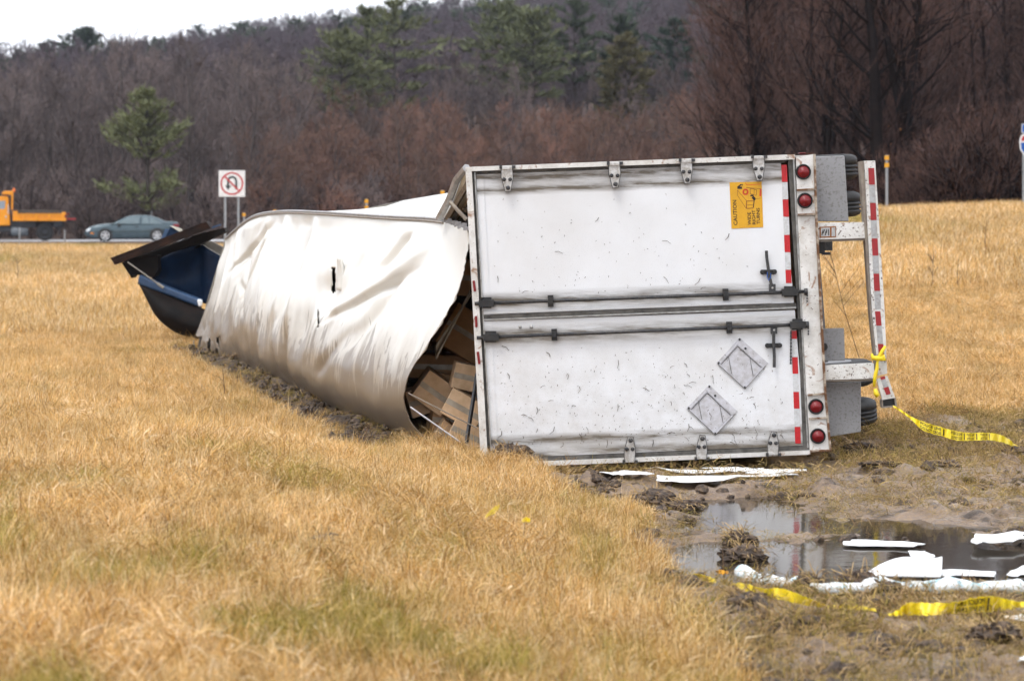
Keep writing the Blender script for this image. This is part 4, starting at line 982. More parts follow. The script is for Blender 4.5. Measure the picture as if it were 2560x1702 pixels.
    for Q_, lo in (([c2(1568, 702), c2(2022, 697), c2(2024, 838), c2(1572, 852)], 0), ([c4(1505, 478), c4(1940, 458), c4(1945, 590), c4(1510, 604)], 1)):
        ar = MB().mat("chipped_white_paint"); ar.rprism(Q_, -0.12, 0.015)
        ar.mat("rail_underside"); ar.rprism([Q_[3], Q_[2], (Q_[2][0], Q_[2][1] + 6), (Q_[3][0], Q_[3][1] + 6)], -0.13, -0.01)
        o = ar.build("bumper_arm", TR, fix=True)
        if not lo:
            st = MB().mat("sign_brown"); st.rprism([c2(1597, 738), c2(1745, 733), c2(1745, 832), c2(1597, 836)], 0.0155, 0.017)
            st.mat("tape_silver_dull"); st.rprism([c2(1610, 748), c2(1690, 745), c2(1690, 822), c2(1610, 826)], 0.0172, 0.0185); st.rprism([c2(1705, 745), c2(1738, 743), c2(1738, 822), c2(1705, 824)], 0.0172, 0.0185)
            st.mat("sign_black")
            for k in range(7): st.rbar(c2(1618 + 10 * k, 815 - (k % 3) * 20), c2(1630 + 8 * k, 760 + (k % 2) * 15), 2.2, 0.0186, 0.0195)
            st.build("sticker", o)
    for P_, d in (([c2(1545, 118), c2(1560, 108), c2(1840, 99), c2(1853, 106), c2(1890, 690), c2(1572, 692)], -0.25), ([c4(1505, 645), c4(1852, 632), c4(1850, 1082), c4(1540, 1130)], -0.2), ([c4(1490, 160), c4(1712, 155), c4(1722, 448), c4(1512, 455)], -0.3)):
        mf = MB().mat("mudflap_grey"); mf.rprism(P_, d, d + 0.02); mf.build("mud_flap", TR, fix=True, bevel=0.006)
    bb = MB().mat("black_plastic"); bb.rprism([c2(1588, 868), c2(1666, 868), c2(1668, 985), c2(1588, 975)], -0.30, -0.16); bb.rbar(c2(1660, 980), c2(1725, 980), 7, -0.34, -0.2)
    bb.lathe(rp(c4(1530, 325), -0.28), (0, -1, 0), [(0, 0.035), (0.03, 0.03)], 14)
    bb.build("bracket", TR)
rear_end()

# wheels of the tandem under the raised underside
def wheels():
    def wheel_mesh():
        w = MB().mat("black_rubber"); w.sm = True
        prof = [(-0.115, 0.30), (-0.125, 0.38), (-0.12, 0.44), (-0.10, 0.485), (-0.075, 0.497)]
        for g in (-0.05, -0.012, 0.026): prof += [(g - 0.012, 0.498), (g - 0.010, 0.482), (g + 0.0, 0.482), (g + 0.002, 0.499)]
        prof += [(0.075, 0.497), (0.10, 0.485), (0.12, 0.44), (0.125, 0.38), (0.115, 0.30)]
        w.lathe((0, 0, 0), (0, 0, 1), prof, 40)
        r_ = MB().mat("tyre_rim"); r_.sm = True; r_.lathe((0, 0, 0), (0, 0, 1), [(-0.12, 0.295), (-0.05, 0.27), (-0.04, 0.12), (0.04, 0.12), (0.05, 0.27), (0.12, 0.295)], 24)
        return w.mesh("tyre"), r_.mesh("rim")
    tm, rm = wheel_mesh()
    ax = Vector((0.06, 0, -1)).normalized(); q = Vector((0, 0, -1)).rotation_difference(ax)
    for Yw in (25.0, 26.3):
        sh = -0.30 * (Yw - 25.0) / 1.3
        pts = [(2014, 424), (2022, 516), (2054, 936), (2062, 1032)]
        W = []
        for x, y in pts:
            p = po(x, y, 25.0); p.y = Yw; p.x += sh; W.append(p)
            t = link("wheel", tm, TR); r_ = link("rim", rm, t)
            t.location = p; t.rotation_mode = 'QUATERNION'; t.rotation_quaternion = q
        a = MB().mat("dark_steel"); a.tube([W[0], W[3]], 0.07, 12); a.build("axle", TR)
wheels()

# crumpled body: roof sheet, raised and lower side walls, floor
RROWS = [((1005, 507), (915, 1000), 25.2, 62), ((880, 500), (800, 958), 27.7, 58), ((740, 491), (700, 910), 31.0, 52), ((645, 489), (600, 866), 34.6, 36), ((578, 503), (535, 840), 37.0, 22), ((520, 550), (452, 812), 39.5, 6)]
TV = [0, .15, .35, .55, .75, .9, 1.0, 1.1]; BV = [0, .15, .50, .90, 1.05, .72, -.20, -1.5]
def roof_ctrl():
    rows = [[(1079, 526, 22.95), (1075, 602, 23.05), (1047, 690, 23.3), (988, 790, 23.7), (935, 885, 24.0), (944, 965, 24.05), (1000, 1020, 24.0), (1075, 1030, 23.9)]]
    for (tx, ty), (bx, by), Y, B in RROWS:
        rows.append([(tx + (bx - tx) * min(t, 1) - B * b_, ty + (by - ty) * t if t <= 1 else by + 4, Y) for t, b_ in zip(TV, BV)])
    return np.array([[list(at(*c)) for c in r] for r in rows])
def body():
    C = roof_ctrl(); nr, nt = 300, 120
    rr = np.linspace(0, 6, nr); tt = np.linspace(0, 1.1, nt)
    A = hermite(np.arange(7), C, rr)                       # rows refined
    G = np.stack([hermite(TV, A[i], tt) for i in range(nr)])   # (nr, nt, 3)
    Rg, Tg = np.meshgrid(rr, tt, indexing='ij')
    env = sst(0.0, 0.08, Tg) * sst(1.12, 0.95, Tg)
    fold = lambda ph, s: np.abs(np.sin(ph + 1.3 * fbm(Rg * 2, Tg * 1.5, s, 3)))
    w1 = sst(2.1, 3.6, Rg) * (1 - 0.35 * sst(0.55, 0.9, Tg))
    ph = Rg * 9.5 + Tg * 2.6 + 5.0 * fbm(Rg * 1.1, Tg * 0.9, 71, 3)
    disp = 0.085 * w1 * (1 - np.abs(np.sin(ph)) ** 0.7) * np.maximum(1.5 * vnoise(Rg * 3.2, Tg * 1.6, 8) - 0.25, 0)
    disp += 0.16 * (fbm(Rg * 1.4, Tg * 2.2, 12, 3) - 0.45) * sst(0.3, 1.6, Rg)
    cre = (Tg - 0.05) - (Rg - 0.75) * 0.30                 # long pulled crease across the near panel
    disp += 0.06 * np.exp(-(cre / 0.045) ** 2) * sst(0.8, 1.2, Rg) * sst(2.6, 2.0, Rg)
    cre2 = (Tg - 0.10) - (Rg - 0.7) * 0.46
    disp -= 0.04 * np.exp(-(cre2 / 0.06) ** 2) * sst(0.8, 1.2, Rg) * sst(2.3, 1.8, Rg)
    dent = np.exp(-(((Rg - 2.55) / 0.22) ** 2 + ((Tg - 0.42) / 0.10) ** 2)); disp -= 0.16 * dent
    dent2 = np.exp(-(((Rg - 2.75) / 0.16) ** 2 + ((Tg - 0.60) / 0.14) ** 2)); disp -= 0.13 * dent2
    disp += 0.16 * (fbm(Rg * 6, Tg * 6, 14, 3) - 0.45) * sst(5.0, 5.8, Rg) * sst(0.6, 0.85, Tg)
    disp += 0.05 * (fbm(Rg * 5, Tg * 7, 15, 3) - 0.45) * sst(0.72, 0.9, Tg) * sst(1.0, 2.0, Rg)
    rc = np.random.default_rng(77)                         # sharp creases pressed into the sheet
    for _ in range(16):
        r0, t0, an, ln_ = rc.uniform(1.2, 5.6), rc.uniform(0.15, 0.85), rc.normal(1.35, 0.35), rc.uniform(0.12, 0.32)
        u = (Rg - r0) * 0.30 * math.cos(an) + (Tg - t0) * math.sin(an); v = -(Rg - r0) * 0.30 * math.sin(an) + (Tg - t0) * math.cos(an)
        disp = disp - rc.uniform(0.03, 0.07) * np.maximum(0, 1 - np.abs(v) / rc.uniform(0.02, 0.05)) * sst(ln_, ln_ * 0.4, np.abs(u))
    G = G + (disp * env)[..., None] * np.array([-0.78, -0.60, 0.12])
    rag = (fbm(tt * 26, tt * 0 + 3, 19, 3) - 0.45) * 0.05   # torn edge is ragged
    G[0, :, 0] += rag; G[0, :, 1] += rag * 0.5
    # slits torn in the sheet
    pxv = (G[..., 0] / G[..., 1] * F + 1280) / K; pyv = (HOR + (H - G[..., 2]) / G[..., 1] * F) / K
    hole = ((pxv > 766) & (pxv < 774) & (pyv > 614) & (pyv < 672)) | ((pxv > 733) & (pxv < 737) & (pyv > 712) & (pyv < 752))
    hole |= ((pxv > 448) & (pxv < 520) & (pyv > 772) & (Rg > 5.2) & (fbm(Rg * 14, Tg * 9, 88, 2) > 0.46))
    idx = np.arange(nr * nt).reshape(nr, nt)
    fs = [(int(idx[i, j]), int(idx[i, j + 1]), int(idx[i + 1, j + 1]), int(idx[i + 1, j])) for i in range(nr - 1) for j in range(nt - 1) if not hole[i, j]]
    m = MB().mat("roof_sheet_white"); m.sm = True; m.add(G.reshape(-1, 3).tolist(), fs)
    o = m.build("roof_sheet", TR); md = o.modifiers.new("gauge", 'SOLIDIFY'); md.thickness = 0.006; md.offset = 0
    # flap folded out beside the slit
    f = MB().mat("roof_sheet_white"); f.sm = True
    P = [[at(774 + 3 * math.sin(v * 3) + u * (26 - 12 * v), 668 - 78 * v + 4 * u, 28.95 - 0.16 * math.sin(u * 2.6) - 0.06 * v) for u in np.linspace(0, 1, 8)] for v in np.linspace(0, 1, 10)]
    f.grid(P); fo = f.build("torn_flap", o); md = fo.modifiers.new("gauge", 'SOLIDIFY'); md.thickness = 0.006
    # rail along the top of the sheet
    tops = [G[i, 0] for i in range(0, nr)]
    rail = [Vector(G[i, 0]) + Vector((0.0, 0.0, 0.012)) for i in range(40, nr, 6)]
    m = MB().mat("grey_rail"); m.tube(rail, 0.017, 6); m.mat("rail_underside"); m.tube([p + Vector((-0.015, -0.02, -0.026)) for p in rail], 0.012, 6)
    ro = m.build("roof_rail", TR)
    # bent length of rail between the frame's corner and the torn sheet
    m = MB().mat("grey_rail"); A0, A1 = po(1166, 420, 22.72), po(1098, 545, 24.6)
    m.tube([A0, A0.lerp(A1, .25) + Vector((-.02, 0, .02)), A0.lerp(A1, .6), A1], 0.035, 6)
    m.mat("rail_underside"); m.tube([A0 + Vector((.06, .03, -.06)), A1 + Vector((.07, .03, -.02))], 0.03, 4); m.tube([A0 + Vector((.12, .1, -.10)), A1 + Vector((.16, .1, -.02))], 0.018, 4)
    m.build("bent_rail", TR)
    # ragged strip left on the sheet's upper edge
    m = MB().mat("grey_rail"); r3 = random.Random(4)
    for k in range(24):
        p = Vector(G[int(k * 48 / 24), 0]); m.box(p + Vector((0, -0.01, r3.uniform(-.01, .02))), 0.045, 0.02, r3.uniform(.02, .05))
    m.build("torn_strip", o)
    # raised side wall
    right = [po(2024, 388, 22.75)] + [Vector(C[k, 0]) + Vector((2.85 - 0.03 * k, 0.12 * k, 0)) for k in range(1, 7)]
    for k, z in enumerate((2.62, 2.60, 2.56, 2.50, 2.42, 2.34)): right[k + 1].z = z
    left = [po(1166, 422, 22.75), Vector(C[1, 0])] + [Vector(C[k, 0]) + Vector((0, 0, 0.0)) for k in range(2, 7)]
    rows = []
    for i in np.linspace(0, 6, 60):
        l = Vector(hermite(np.arange(7), np.array([list(v) for v in left]), np.array([i]))[0]); q = Vector(hermite(np.arange(7), np.array([list(v) for v in right]), np.array([i]))[0])
        rows.append([l.lerp(q, u) + Vector((0, 0, -0.10 * math.sin(u * math.pi) * min(i / 2, 1))) for u in np.linspace(0, 1, 14)])
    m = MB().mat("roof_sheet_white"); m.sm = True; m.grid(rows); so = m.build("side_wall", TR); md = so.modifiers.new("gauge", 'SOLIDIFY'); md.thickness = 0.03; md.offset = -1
    so["label"] = "raised white side wall facing the sky"
    # ribs inside, seen through the gap
    m = MB().mat("rail_underside")
    for i in range(2, 20, 3):
        l, q = rows[i][0], rows[i][-1]; m.tube([l + Vector((.1, 0, -.09)), q + Vector((-.1, 0, -.09))], 0.03, 4)
    m.tube([po(1126, 506, 23.5), po(1168, 550, 23.3)], 0.02, 5)
    m.build("wall_rib", TR)
    # floor deck (now upright, at right) and the side wall it lies on
    fl = MB().mat("plywood_lining"); FL = []
    for i in range(0, 60):
        q = rows[i][-1]; b0 = Vector((q.x + 0.10, q.y, 0.06)); FL.append((q, b0))
    fl.grid([[a + Vector((-.02, 0, -.04)), b_] for a, b_ in FL]); fo = fl.build("floor_deck", TR); md = fo.modifiers.new("gauge", 'SOLIDIFY'); md.thickness = 0.05; md.offset = -1
    lw = MB().mat("plywood_lining"); lw.grid([[Vector(hermite(np.arange(7), C[:, 6], np.array([i]))[0]) * 1.0 + Vector((0.06, 0, 0.02)), FL[int(min(59, i * 59 / 6))][1]] for i in np.linspace(0, 6, 40)])
    lo = lw.build("lower_wall", TR); md = lo.modifiers.new("gauge", 'SOLIDIFY'); md.thickness = 0.03; md.offset = -1
    cm = MB().mat("dark_steel")
    for i in range(3, 59, 4):
        q, b0 = FL[i]; cm.tube([q + Vector((.07, 0, -.1)), b0 + Vector((.07, 0, .05))], 0.045, 4)
    cm.build("cross_member", TR)
    for dz in (0.85, 1.75):
        cm = MB().mat("dark_steel"); q0 = FL[2][1] + Vector((.12, .1, dz)); cm.prism([q0, q0 + Vector((.16, 0, 0)), q0 + Vector((.16, 0, .12)), q0 + Vector((0, 0, .12))], FL[26][1] - FL[2][1]); cm.build("chassis_rail", TR)
    fw = MB().mat("wreck_grey"); fw.add([C[6, 0], C[6, 3], C[6, 6], list(FL[59][1]), list(FL[59][0])], [(0, 1, 2, 3, 4)]); fo = fw.build("front_wall", TR); md = fo.modifiers.new("gauge", 'SOLIDIFY'); md.thickness = 0.05
    # bows left in the opening where the sheet tore off
    for a, b_, r_, mt in (((945, 937), (1060, 1018), 0.008, "placard_metal"), ((940, 905), (1098, 985), 0.006, "rail_underside"), ((1099, 860), (1074, 1020), 0.02, "dark_steel")):
        m = MB().mat(mt); m.tube([at(*a, 23.75), at(*b_, 23.5)], r_, 5); m.build("roof_bow", TR)
body()

# ------------------------------------------------------------------ cargo
def cargo():
    def box(label, c, s, e, mt="cardboard"):
        b_ = MB().mat(mt); M = Matrix.Rotation(e[2], 3, 'Z') @ Matrix.Rotation(e[1], 3, 'Y') @ Matrix.Rotation(e[0], 3, 'X')
        o = thing("cardboard_box", label, "box", c, group="cardboard boxes in the trailer")
        b_.box((0, 0, 0), *s, M); b_.build("carton", o, bevel=0.006)
        t = MB().mat("plastic_wrap"); t.box(M @ Vector((0, -s[1] / 2 - 0.002, 0)), s[0] * 0.98, 0.003, 0.05, M); t.build("seam_tape", o)
    def B(xv, yv, Y): return at(xv, yv, Y - 0.45)
    box("tilted kraft cardboard box at the left of the torn opening", B(1000, 900, 24.9), (0.34, 0.3, 0.30), (0.1, 0.62, 0.15))
    box("kraft cardboard box beside the rear post, upper of the two", B(1078, 868, 24.6), (0.30, 0.3, 0.24), (0, 0.22, 0.1))
    box("kraft cardboard box beside the rear post, under the upper one", B(1072, 940, 24.5), (0.36, 0.3, 0.26), (0, 0.5, -0.1))
    box("small dark cardboard box low in the torn opening behind the bar", B(1020, 965, 25.0), (0.26, 0.3, 0.2), (0, 0.1, 0.2), "cardboard_dark")
    box("long brown cardboard box lying across the middle of the opening", B(1010, 842, 25.4), (0.75, 0.4, 0.22), (0, 0.03, 0.0), "cardboard_dark")
    box("big brown cardboard box leaning in the upper opening", B(1072, 770, 25.2), (0.5, 0.4, 0.42), (0, 0.55, 0.2), "cardboard_dark")
    box("brown cardboard box lowest in the opening by the rear post", B(1082, 1000, 24.4), (0.36, 0.3, 0.2), (0, 0.45, 0.0))
    box("dark brown cardboard box standing high beside the rear post", B(1090, 640, 25.0), (0.4, 0.4, 0.34), (0, 0.1, 0.0), "cardboard_dark")
    box("kraft cardboard box resting lowest at the torn sheet's lip", B(1040, 1008, 24.75), (0.34, 0.3, 0.22), (0.05, 0.62, 0.1))
    box("kraft cardboard box at the left rim of the opening under the long box", B(968, 920, 25.1), (0.28, 0.3, 0.26), (0, -0.3, 0.2))
    box("flat brown cardboard box behind the two boxes by the rear post", B(1045, 905, 25.2), (0.5, 0.3, 0.34), (0, 0.2, 0.1), "cardboard_dark")
    # stretch wrap hanging over the load
    m = MB().mat("plastic_wrap"); m.sm = True
    P = [[at(1092 - 88 * v - 10 * u * (1 - v), 670 + 125 * v + 34 * u * v + 3 * math.sin(u * 14 + v * 3), 24.0 - 0.10 * math.sin(u * 9)) for u in np.linspace(0, 1, 16)] for v in np.linspace(0, 1, 16)]
    m.grid(P); o = m.build("stretch_wrap"); md = o.modifiers.new("gauge", 'SOLIDIFY'); md.thickness = 0.008
    tag(o, "dull folded plastic wrap hanging over the cartons in the opening", "plastic wrap")
cargo()

# ------------------------------------------------------------------ blue wreckage beyond the trailer's nose
def wreck():
    WR = thing("wreckage", "crushed dark blue wreck with a brown beam across its top, beyond the trailer", "wreckage", (-4.9, 42.0, 0.0), world_parts=True)
    def wp(x, y, Y): return po(260 + x / 4.9, 540 + y / 4.9, Y)
    def pr(name, poly, Y, t, mt, bev=0.02):
        m = MB().mat(mt); m.prism([wp(x, y, Y) for x, y in poly], (0, t, 0)); return m.build(name, WR, fix=True, bevel=bev)
    m = MB().mat("wreck_brown"); m.prism([wp(x, y, 41.0) for x, y in ((75, 515), (1250, 70), (1275, 100), (105, 555))], (0, 0.5, 0)); m.prism([wp(x, y, 40.95) for x, y in ((106, 556), (1276, 101), (1310, 148), (130, 598))], (0, 0.2, 0))
    m.build("beam", WR, fix=True)
    m = MB().mat("wreck_black"); m.prism([wp(x, y, 41.2) for x, y in ((1090, 240), (1470, 145), (1492, 195), (1180, 345), (900, 400))], (0, 0.4, 0)); m.build("beam", WR, fix=True)
    pr("trim_strip", [(1300, 140), (1420, 100), (1440, 112), (1310, 160)], 41.25, 0.06, "wreck_light_blue", 0)
    # blue panel, dented, and the dark cavity under the beam
    m = MB().mat("wreck_blue"); m.sm = True
    Lp, Rp = [(470, 700), (560, 600), (800, 480), (1180, 350)], [(660, 780), (850, 905), (1060, 985), (1230, 1065)]
    P = []
    for u in np.linspace(0, 1, 20):
        a_ = [np.interp(u, [0, .33, .66, 1], [q[k] for q in Lp]) for k in (0, 1)]; c_ = [np.interp(u, [0, .33, .66, 1], [q[k] for q in Rp]) for k in (0, 1)]
        P.append([wp(a_[0] + (c_[0] - a_[0]) * v, a_[1] + (c_[1] - a_[1]) * v, 41.55 + 0.15 * math.sin(v * 3.1) - 0.1 * math.sin(u * 4 + v * 3)) for v in np.linspace(0, 1, 12)])
    for u in np.linspace(0.1, 1, 6): P.append([wp(1180 + 330 * u + (1230 - 1180 + 60 * u) * v, 350 + 190 * u + (1065 - 350 - 140 * u) * v, 41.5 - 0.05 * u) for v in np.linspace(0, 1, 12)])
    m.grid(P); o = m.build("panel", WR); md = o.modifiers.new("gauge", 'SOLIDIFY'); md.thickness = 0.03
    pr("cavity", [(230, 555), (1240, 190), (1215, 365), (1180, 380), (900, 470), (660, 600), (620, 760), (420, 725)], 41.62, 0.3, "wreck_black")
    pr("corner_bracket", [(215, 575), (330, 520), (660, 480), (660, 665), (615, 745), (420, 718), (405, 724), (385, 718), (368, 734), (355, 725), (340, 765)], 41.15, 0.5, "wreck_black")
    pr("lip", [(410, 800), (432, 715), (720, 850), (1190, 1030), (1160, 1115), (870, 1002), (430, 842)], 40.95, 0.35, "wreck_light_blue", 0.03)
    m = MB().mat("wreck_black"); m.sm = True; P = []
    top = [(415, 812), (870, 1000), (1150, 1110), (1260, 1150)]; bot = [[(418, 815), (520, 1020), (600, 1180), (680, 1280), (760, 1350), (860, 1420), (960, 1462), (1060, 1485), (1200, 1500)]][0]
    for k, u in enumerate(np.linspace(0, 1, 20)):
        t_ = np.interp(u, np.linspace(0, 1, 4), [q[0] for q in top]), np.interp(u, np.linspace(0, 1, 4), [q[1] for q in top])
        b_ = np.interp(u, np.linspace(0, 1, 9), [q[0] for q in bot]), np.interp(u, np.linspace(0, 1, 9), [q[1] for q in bot])
        row = [wp(t_[0] + (b_[0] - t_[0]) * v, t_[1] + (b_[1] - t_[1]) * v, 41.0 - 0.35 * math.sin(v * math.pi * .8) * math.sin(min(u * 2, 1) * 1.57)) for v in np.linspace(0, 1, 10)]
        e = row[-1]; row += [Vector((e.x + 0.25, e.y + 0.9, max(e.z - 0.10, 0.0))), Vector((e.x + 0.6, e.y + 2.0, max(e.z - 0.2, -0.05)))]
        P.append(row)
    m.grid(P); o = m.build("belly_shell", WR); md = o.modifiers.new("gauge", 'SOLIDIFY'); md.thickness = 0.03
    m = MB().mat("wreck_grey"); m.tube([wp(290, 565, 40.9), wp(660, 830, 40.8)], 0.012, 8); m.tube([wp(655, 825, 40.8), wp(730, 880, 40.78)], 0.024, 8); m.build("strut", WR)
    pr("torn_sheet", [(1185, 352), (1310, 305), (1480, 395), (1440, 520)], 41.7, 0.1, "wreck_grey", 0)
    pr("edge_strip", [(1180, 350), (1195, 343), (1450, 495), (1440, 512)], 41.6, 0.08, "cream_edge", 0)
    pr("fin", [(690, 290), (755, 155), (800, 162), (740, 290)], 42.0, 0.05, "wreck_light_blue", 0)
    pr("fin", [(740, 290), (815, 128), (950, 190), (945, 240)], 42.02, 0.3, "wreck_blue", 0)
    pr("edge_strip", [(810, 122), (840, 122), (950, 160), (960, 190), (925, 195)], 41.95, 0.06, "cream_edge", 0)
    pr("rag", [(1135, 1030), (1165, 1015), (1205, 1035), (1200, 1100), (1160, 1115)], 40.7, 0.06, "absorbent_white", 0.02)
wreck()

# ------------------------------------------------------------------ vehicles on the road
def wheel_parts(root, c, r, w, face, star=True, mt="rim_silver"):
    t = MB().mat("black_rubber"); t.sm = True
    t.lathe(Vector(c) - Vector((0, w / 2, 0)), (0, 1, 0), [(0.02, r * 0.62), (0, r * 0.72), (0, r * 0.93), (0.03, r), (w - 0.03, r), (w, r * 0.93), (w, r * 0.72), (w - 0.02, r * 0.62)], 28)
    o = t.build("wheel", root)
    q = MB().mat("dark_steel"); y = c[1] + face * (w / 2 - 0.07)
    q.lathe((c[0], y - 0.02, c[2]), (0, 1, 0), [(0, r * 0.64), (0.04, r * 0.64)], 24); q.mat(mt); yy = c[1] + face * (w / 2 + 0.002)
    n = 24; q.sm = True
    ring = [(r * 0.68, 0.0), (r * 0.62, face * 0.012), (r * 0.57, -face * 0.02)]
    vs = [Vector((c[0] + a * math.cos(2 * math.pi * k / n), yy + d, c[2] + a * math.sin(2 * math.pi * k / n))) for a, d in ring for k in range(n)]
    q.add(vs, [(i * n + k, i * n + (k + 1) % n, (i + 1) * n + (k + 1) % n, (i + 1) * n + k) for i in range(2) for k in range(n)]); q.sm = False
    if star:
        for k in range(5):
            a = math.pi / 2 + 2 * math.pi * k / 5; d = Vector((math.cos(a), 0, math.sin(a))); s = Vector((-math.sin(a), 0, math.cos(a))); cc = Vector((c[0], yy - face * 0.012, c[2]))
            q.prism([cc - s * r * .2, cc + s * r * .2, cc + d * r * .6 + s * r * .07, cc + d * r * .6 - s * r * .07], (0, -face * 0.02, 0))
    else:
        q.lathe((c[0], yy - 0.03, c[2]), (0, 1, 0), [(0, r * 0.3), (0.05, r * 0.22)], 16)
    q.build("rim", o)
def car():
    CY = 134.6; base = RZ + 0.004; sc = 1 / 402.0; Yp = 141.0
    x0 = po(200 + 110 / 8.737, 600, CY).x
    root = thing("coupe_car", "dark teal two-door coupe on the road beyond the wreckage", "car", (0, 0, 0)); root.location = (x0 + 2.5, CY, base); PINV[root.name] = Matrix.Translation(-Vector(root.location))
    k = CY / F * 8.737 ** -1
    def X(cx): return x0 + (cx - 110) * CY / F / 8.737
    def Z(cy): return base + (715 - cy) * CY / F / 8.737
    prof_x = [112, 150, 240, 400, 660, 900, 1200, 1560, 1880, 2000, 2100, 2150, 2165]
    top = [540, 470, 412, 372, 345, 352, 350, 338, 300, 302, 312, 345, 420]
    bot = [560, 600, 640, 650, 650, 650, 650, 650, 640, 630, 615, 590, 560]
    wid = [0.45, 0.62, 0.78, 0.86, 0.90, 0.92, 0.92, 0.92, 0.90, 0.86, 0.80, 0.70, 0.62]
    xs = np.linspace(112, 2165, 60); tz = np.interp(xs, prof_x, top); bz = np.interp(xs, prof_x, bot); wd = np.interp(xs, prof_x, wid)
    P = []
    for a, t_, b_, w in zip(xs, tz, bz, wd):
        zt, zb = Z(t_), Z(b_); m_ = zb + (zt - zb) * 0.55; row = []
        for yy, zz in ((-w * .88, zb), (-w * .98, zb + (zt - zb) * .15), (-w, m_), (-w * .97, zb + (zt - zb) * .85), (-w * .90, zt - 0.015), (-w * .6, zt + 0.02), (0, zt + 0.035), (w * .6, zt + 0.02), (w * .90, zt - 0.015), (w * .97, zb + (zt - zb) * .85), (w, m_), (w * .98, zb + (zt - zb) * .15), (w * .88, zb)):
            for q in (560, 1670):         # wheel arches
                d = math.hypot(X(a) - X(q), zz - Z(595)); 
                if abs(yy) > w * .86 and d < 0.39 and zz < Z(595): zz = zz
            row.append((X(a), CY + yy, zz))
        P.append(row)
    m = MB().mat("car_teal"); m.sm = True; m.grid(P); n = len(P[0])
    m.add([p for p in P[0]], [tuple(range(n))]); m.add([p for p in P[-1]], [tuple(range(n - 1, -1, -1))])
    m.build("body", root)
    # wheel arches
    for q in (560, 1670):
        a = MB().mat("black_plastic"); a.lathe((X(q), CY - 0.928, Z(592)), (0, 1, 0), [(0, 0.37), (1.856, 0.37)], 26); a.build("wheel_arch", root)
    # cabin
    gx = [690, 800, 900, 1050, 1200, 1300, 1440, 1560, 1700, 1880]; gt = [344, 285, 235, 178, 156, 152, 156, 172, 215, 300]
    P = []
    for a in np.linspace(690, 1880, 36):
        z1 = Z(np.interp(a, gx, gt)); z0 = Z(348) - 0.01; w0 = 0.86; u = (z1 - z0) / (Z(152) - z0); w1 = w0 - 0.20 * max(u, 0)
        P.append([(X(a), CY + s * yy, zz) for s, yy, zz in ((-1, w0, z0), (-1, (w0 + w1) / 2 + .02, (z0 + z1) / 2), (-1, w1, z1 - .05), (-1, w1 * .8, z1 - .005), (1, 0, z1 + .01), (1, w1 * .8, z1 - .005), (1, w1, z1 - .05), (1, (w0 + w1) / 2 + .02, (z0 + z1) / 2), (1, w0, z0))])
    m = MB().mat("car_teal"); m.sm = True; m.grid(P); m.build("roof", root)
    def win(pts, s):
        m = MB().mat("car_glass"); v = []
        for cx, cy in pts:
            z = Z(cy); u = (z - Z(348)) / (Z(152) - Z(348)); v.append(Vector((X(cx), CY + s * (0.872 - 0.185 * u + 0.03 * math.sin(u * 3)), z)))
        m.prism(v, (0, s * -0.02, 0)); m.build("window", root)
    for s in (-1, 1):
        win([(850, 345), (930, 262), (1050, 208), (1180, 190), (1300, 188), (1278, 345)], s)
        win([(1345, 345), (1362, 192), (1490, 198), (1500, 345)], s); win([(1515, 345), (1515, 202), (1600, 222), (1760, 300), (1800, 345)], s)
    m = MB().mat("car_glass"); m.add([(X(735), CY - .70, Z(330)), (X(735), CY + .70, Z(330)), (X(1010), CY + .58, Z(200)), (X(1010), CY - .58, Z(200))], [(0, 1, 2, 3)]); m.v = [(a - 0.03, b_, c + 0.035) for a, b_, c in m.v]; m.build("windshield", root)
    for q in (560, 1670):
        for s in (-1, 1): wheel_parts(root, (X(q), CY + s * 0.85, Z(600) + 0.01), 0.325, 0.22, s)
    m = MB().mat("headlamp_glass")
    for s in (-1, 1): m.box((X(205), CY + s * 0.62, Z(478)), 0.26, 0.26, 0.13, Matrix.Rotation(-0.5, 3, 'Y'))
    m.build("headlamp", root, bevel=0.03)
    m = MB().mat("amber_lens"); m.box((X(275), CY - 0.80, Z(548)), 0.17, 0.06, 0.06); m.build("side_marker", root)
    m = MB().mat("lamp_red"); m.box((X(2085), CY - 0.76, Z(385)), 0.30, 0.16, 0.15); m.box((X(2085), CY + 0.76, Z(385)), 0.30, 0.16, 0.15); m.build("rear_lamp", root, bevel=0.03)
    m = MB().mat("black_plastic"); m.box((X(850), CY - 0.97, Z(362)), 0.16, 0.16, 0.11); m.build("mirror", root, bevel=0.02)
    m = MB().mat("black_plastic"); m.box((X(1235), CY - 0.925, Z(405)), 0.15, 0.02, 0.04); m.build("handle", root)
    m = MB().mat("truck_dark"); m.box((X(1110), CY, Z(655)), 2.6, 1.5, 0.14); m.box((X(300), CY, Z(630)), 0.7, 1.4, 0.12); m.build("underbody", root)
    m = MB().mat("galvanised_post"); m.tube([(X(1555), CY + .3, Z(170)), (X(1565), CY + .3, Z(60))], 0.02, 5); m.build("aerial", root)
    root.rotation_euler = (0, 0, 0.152)
car()
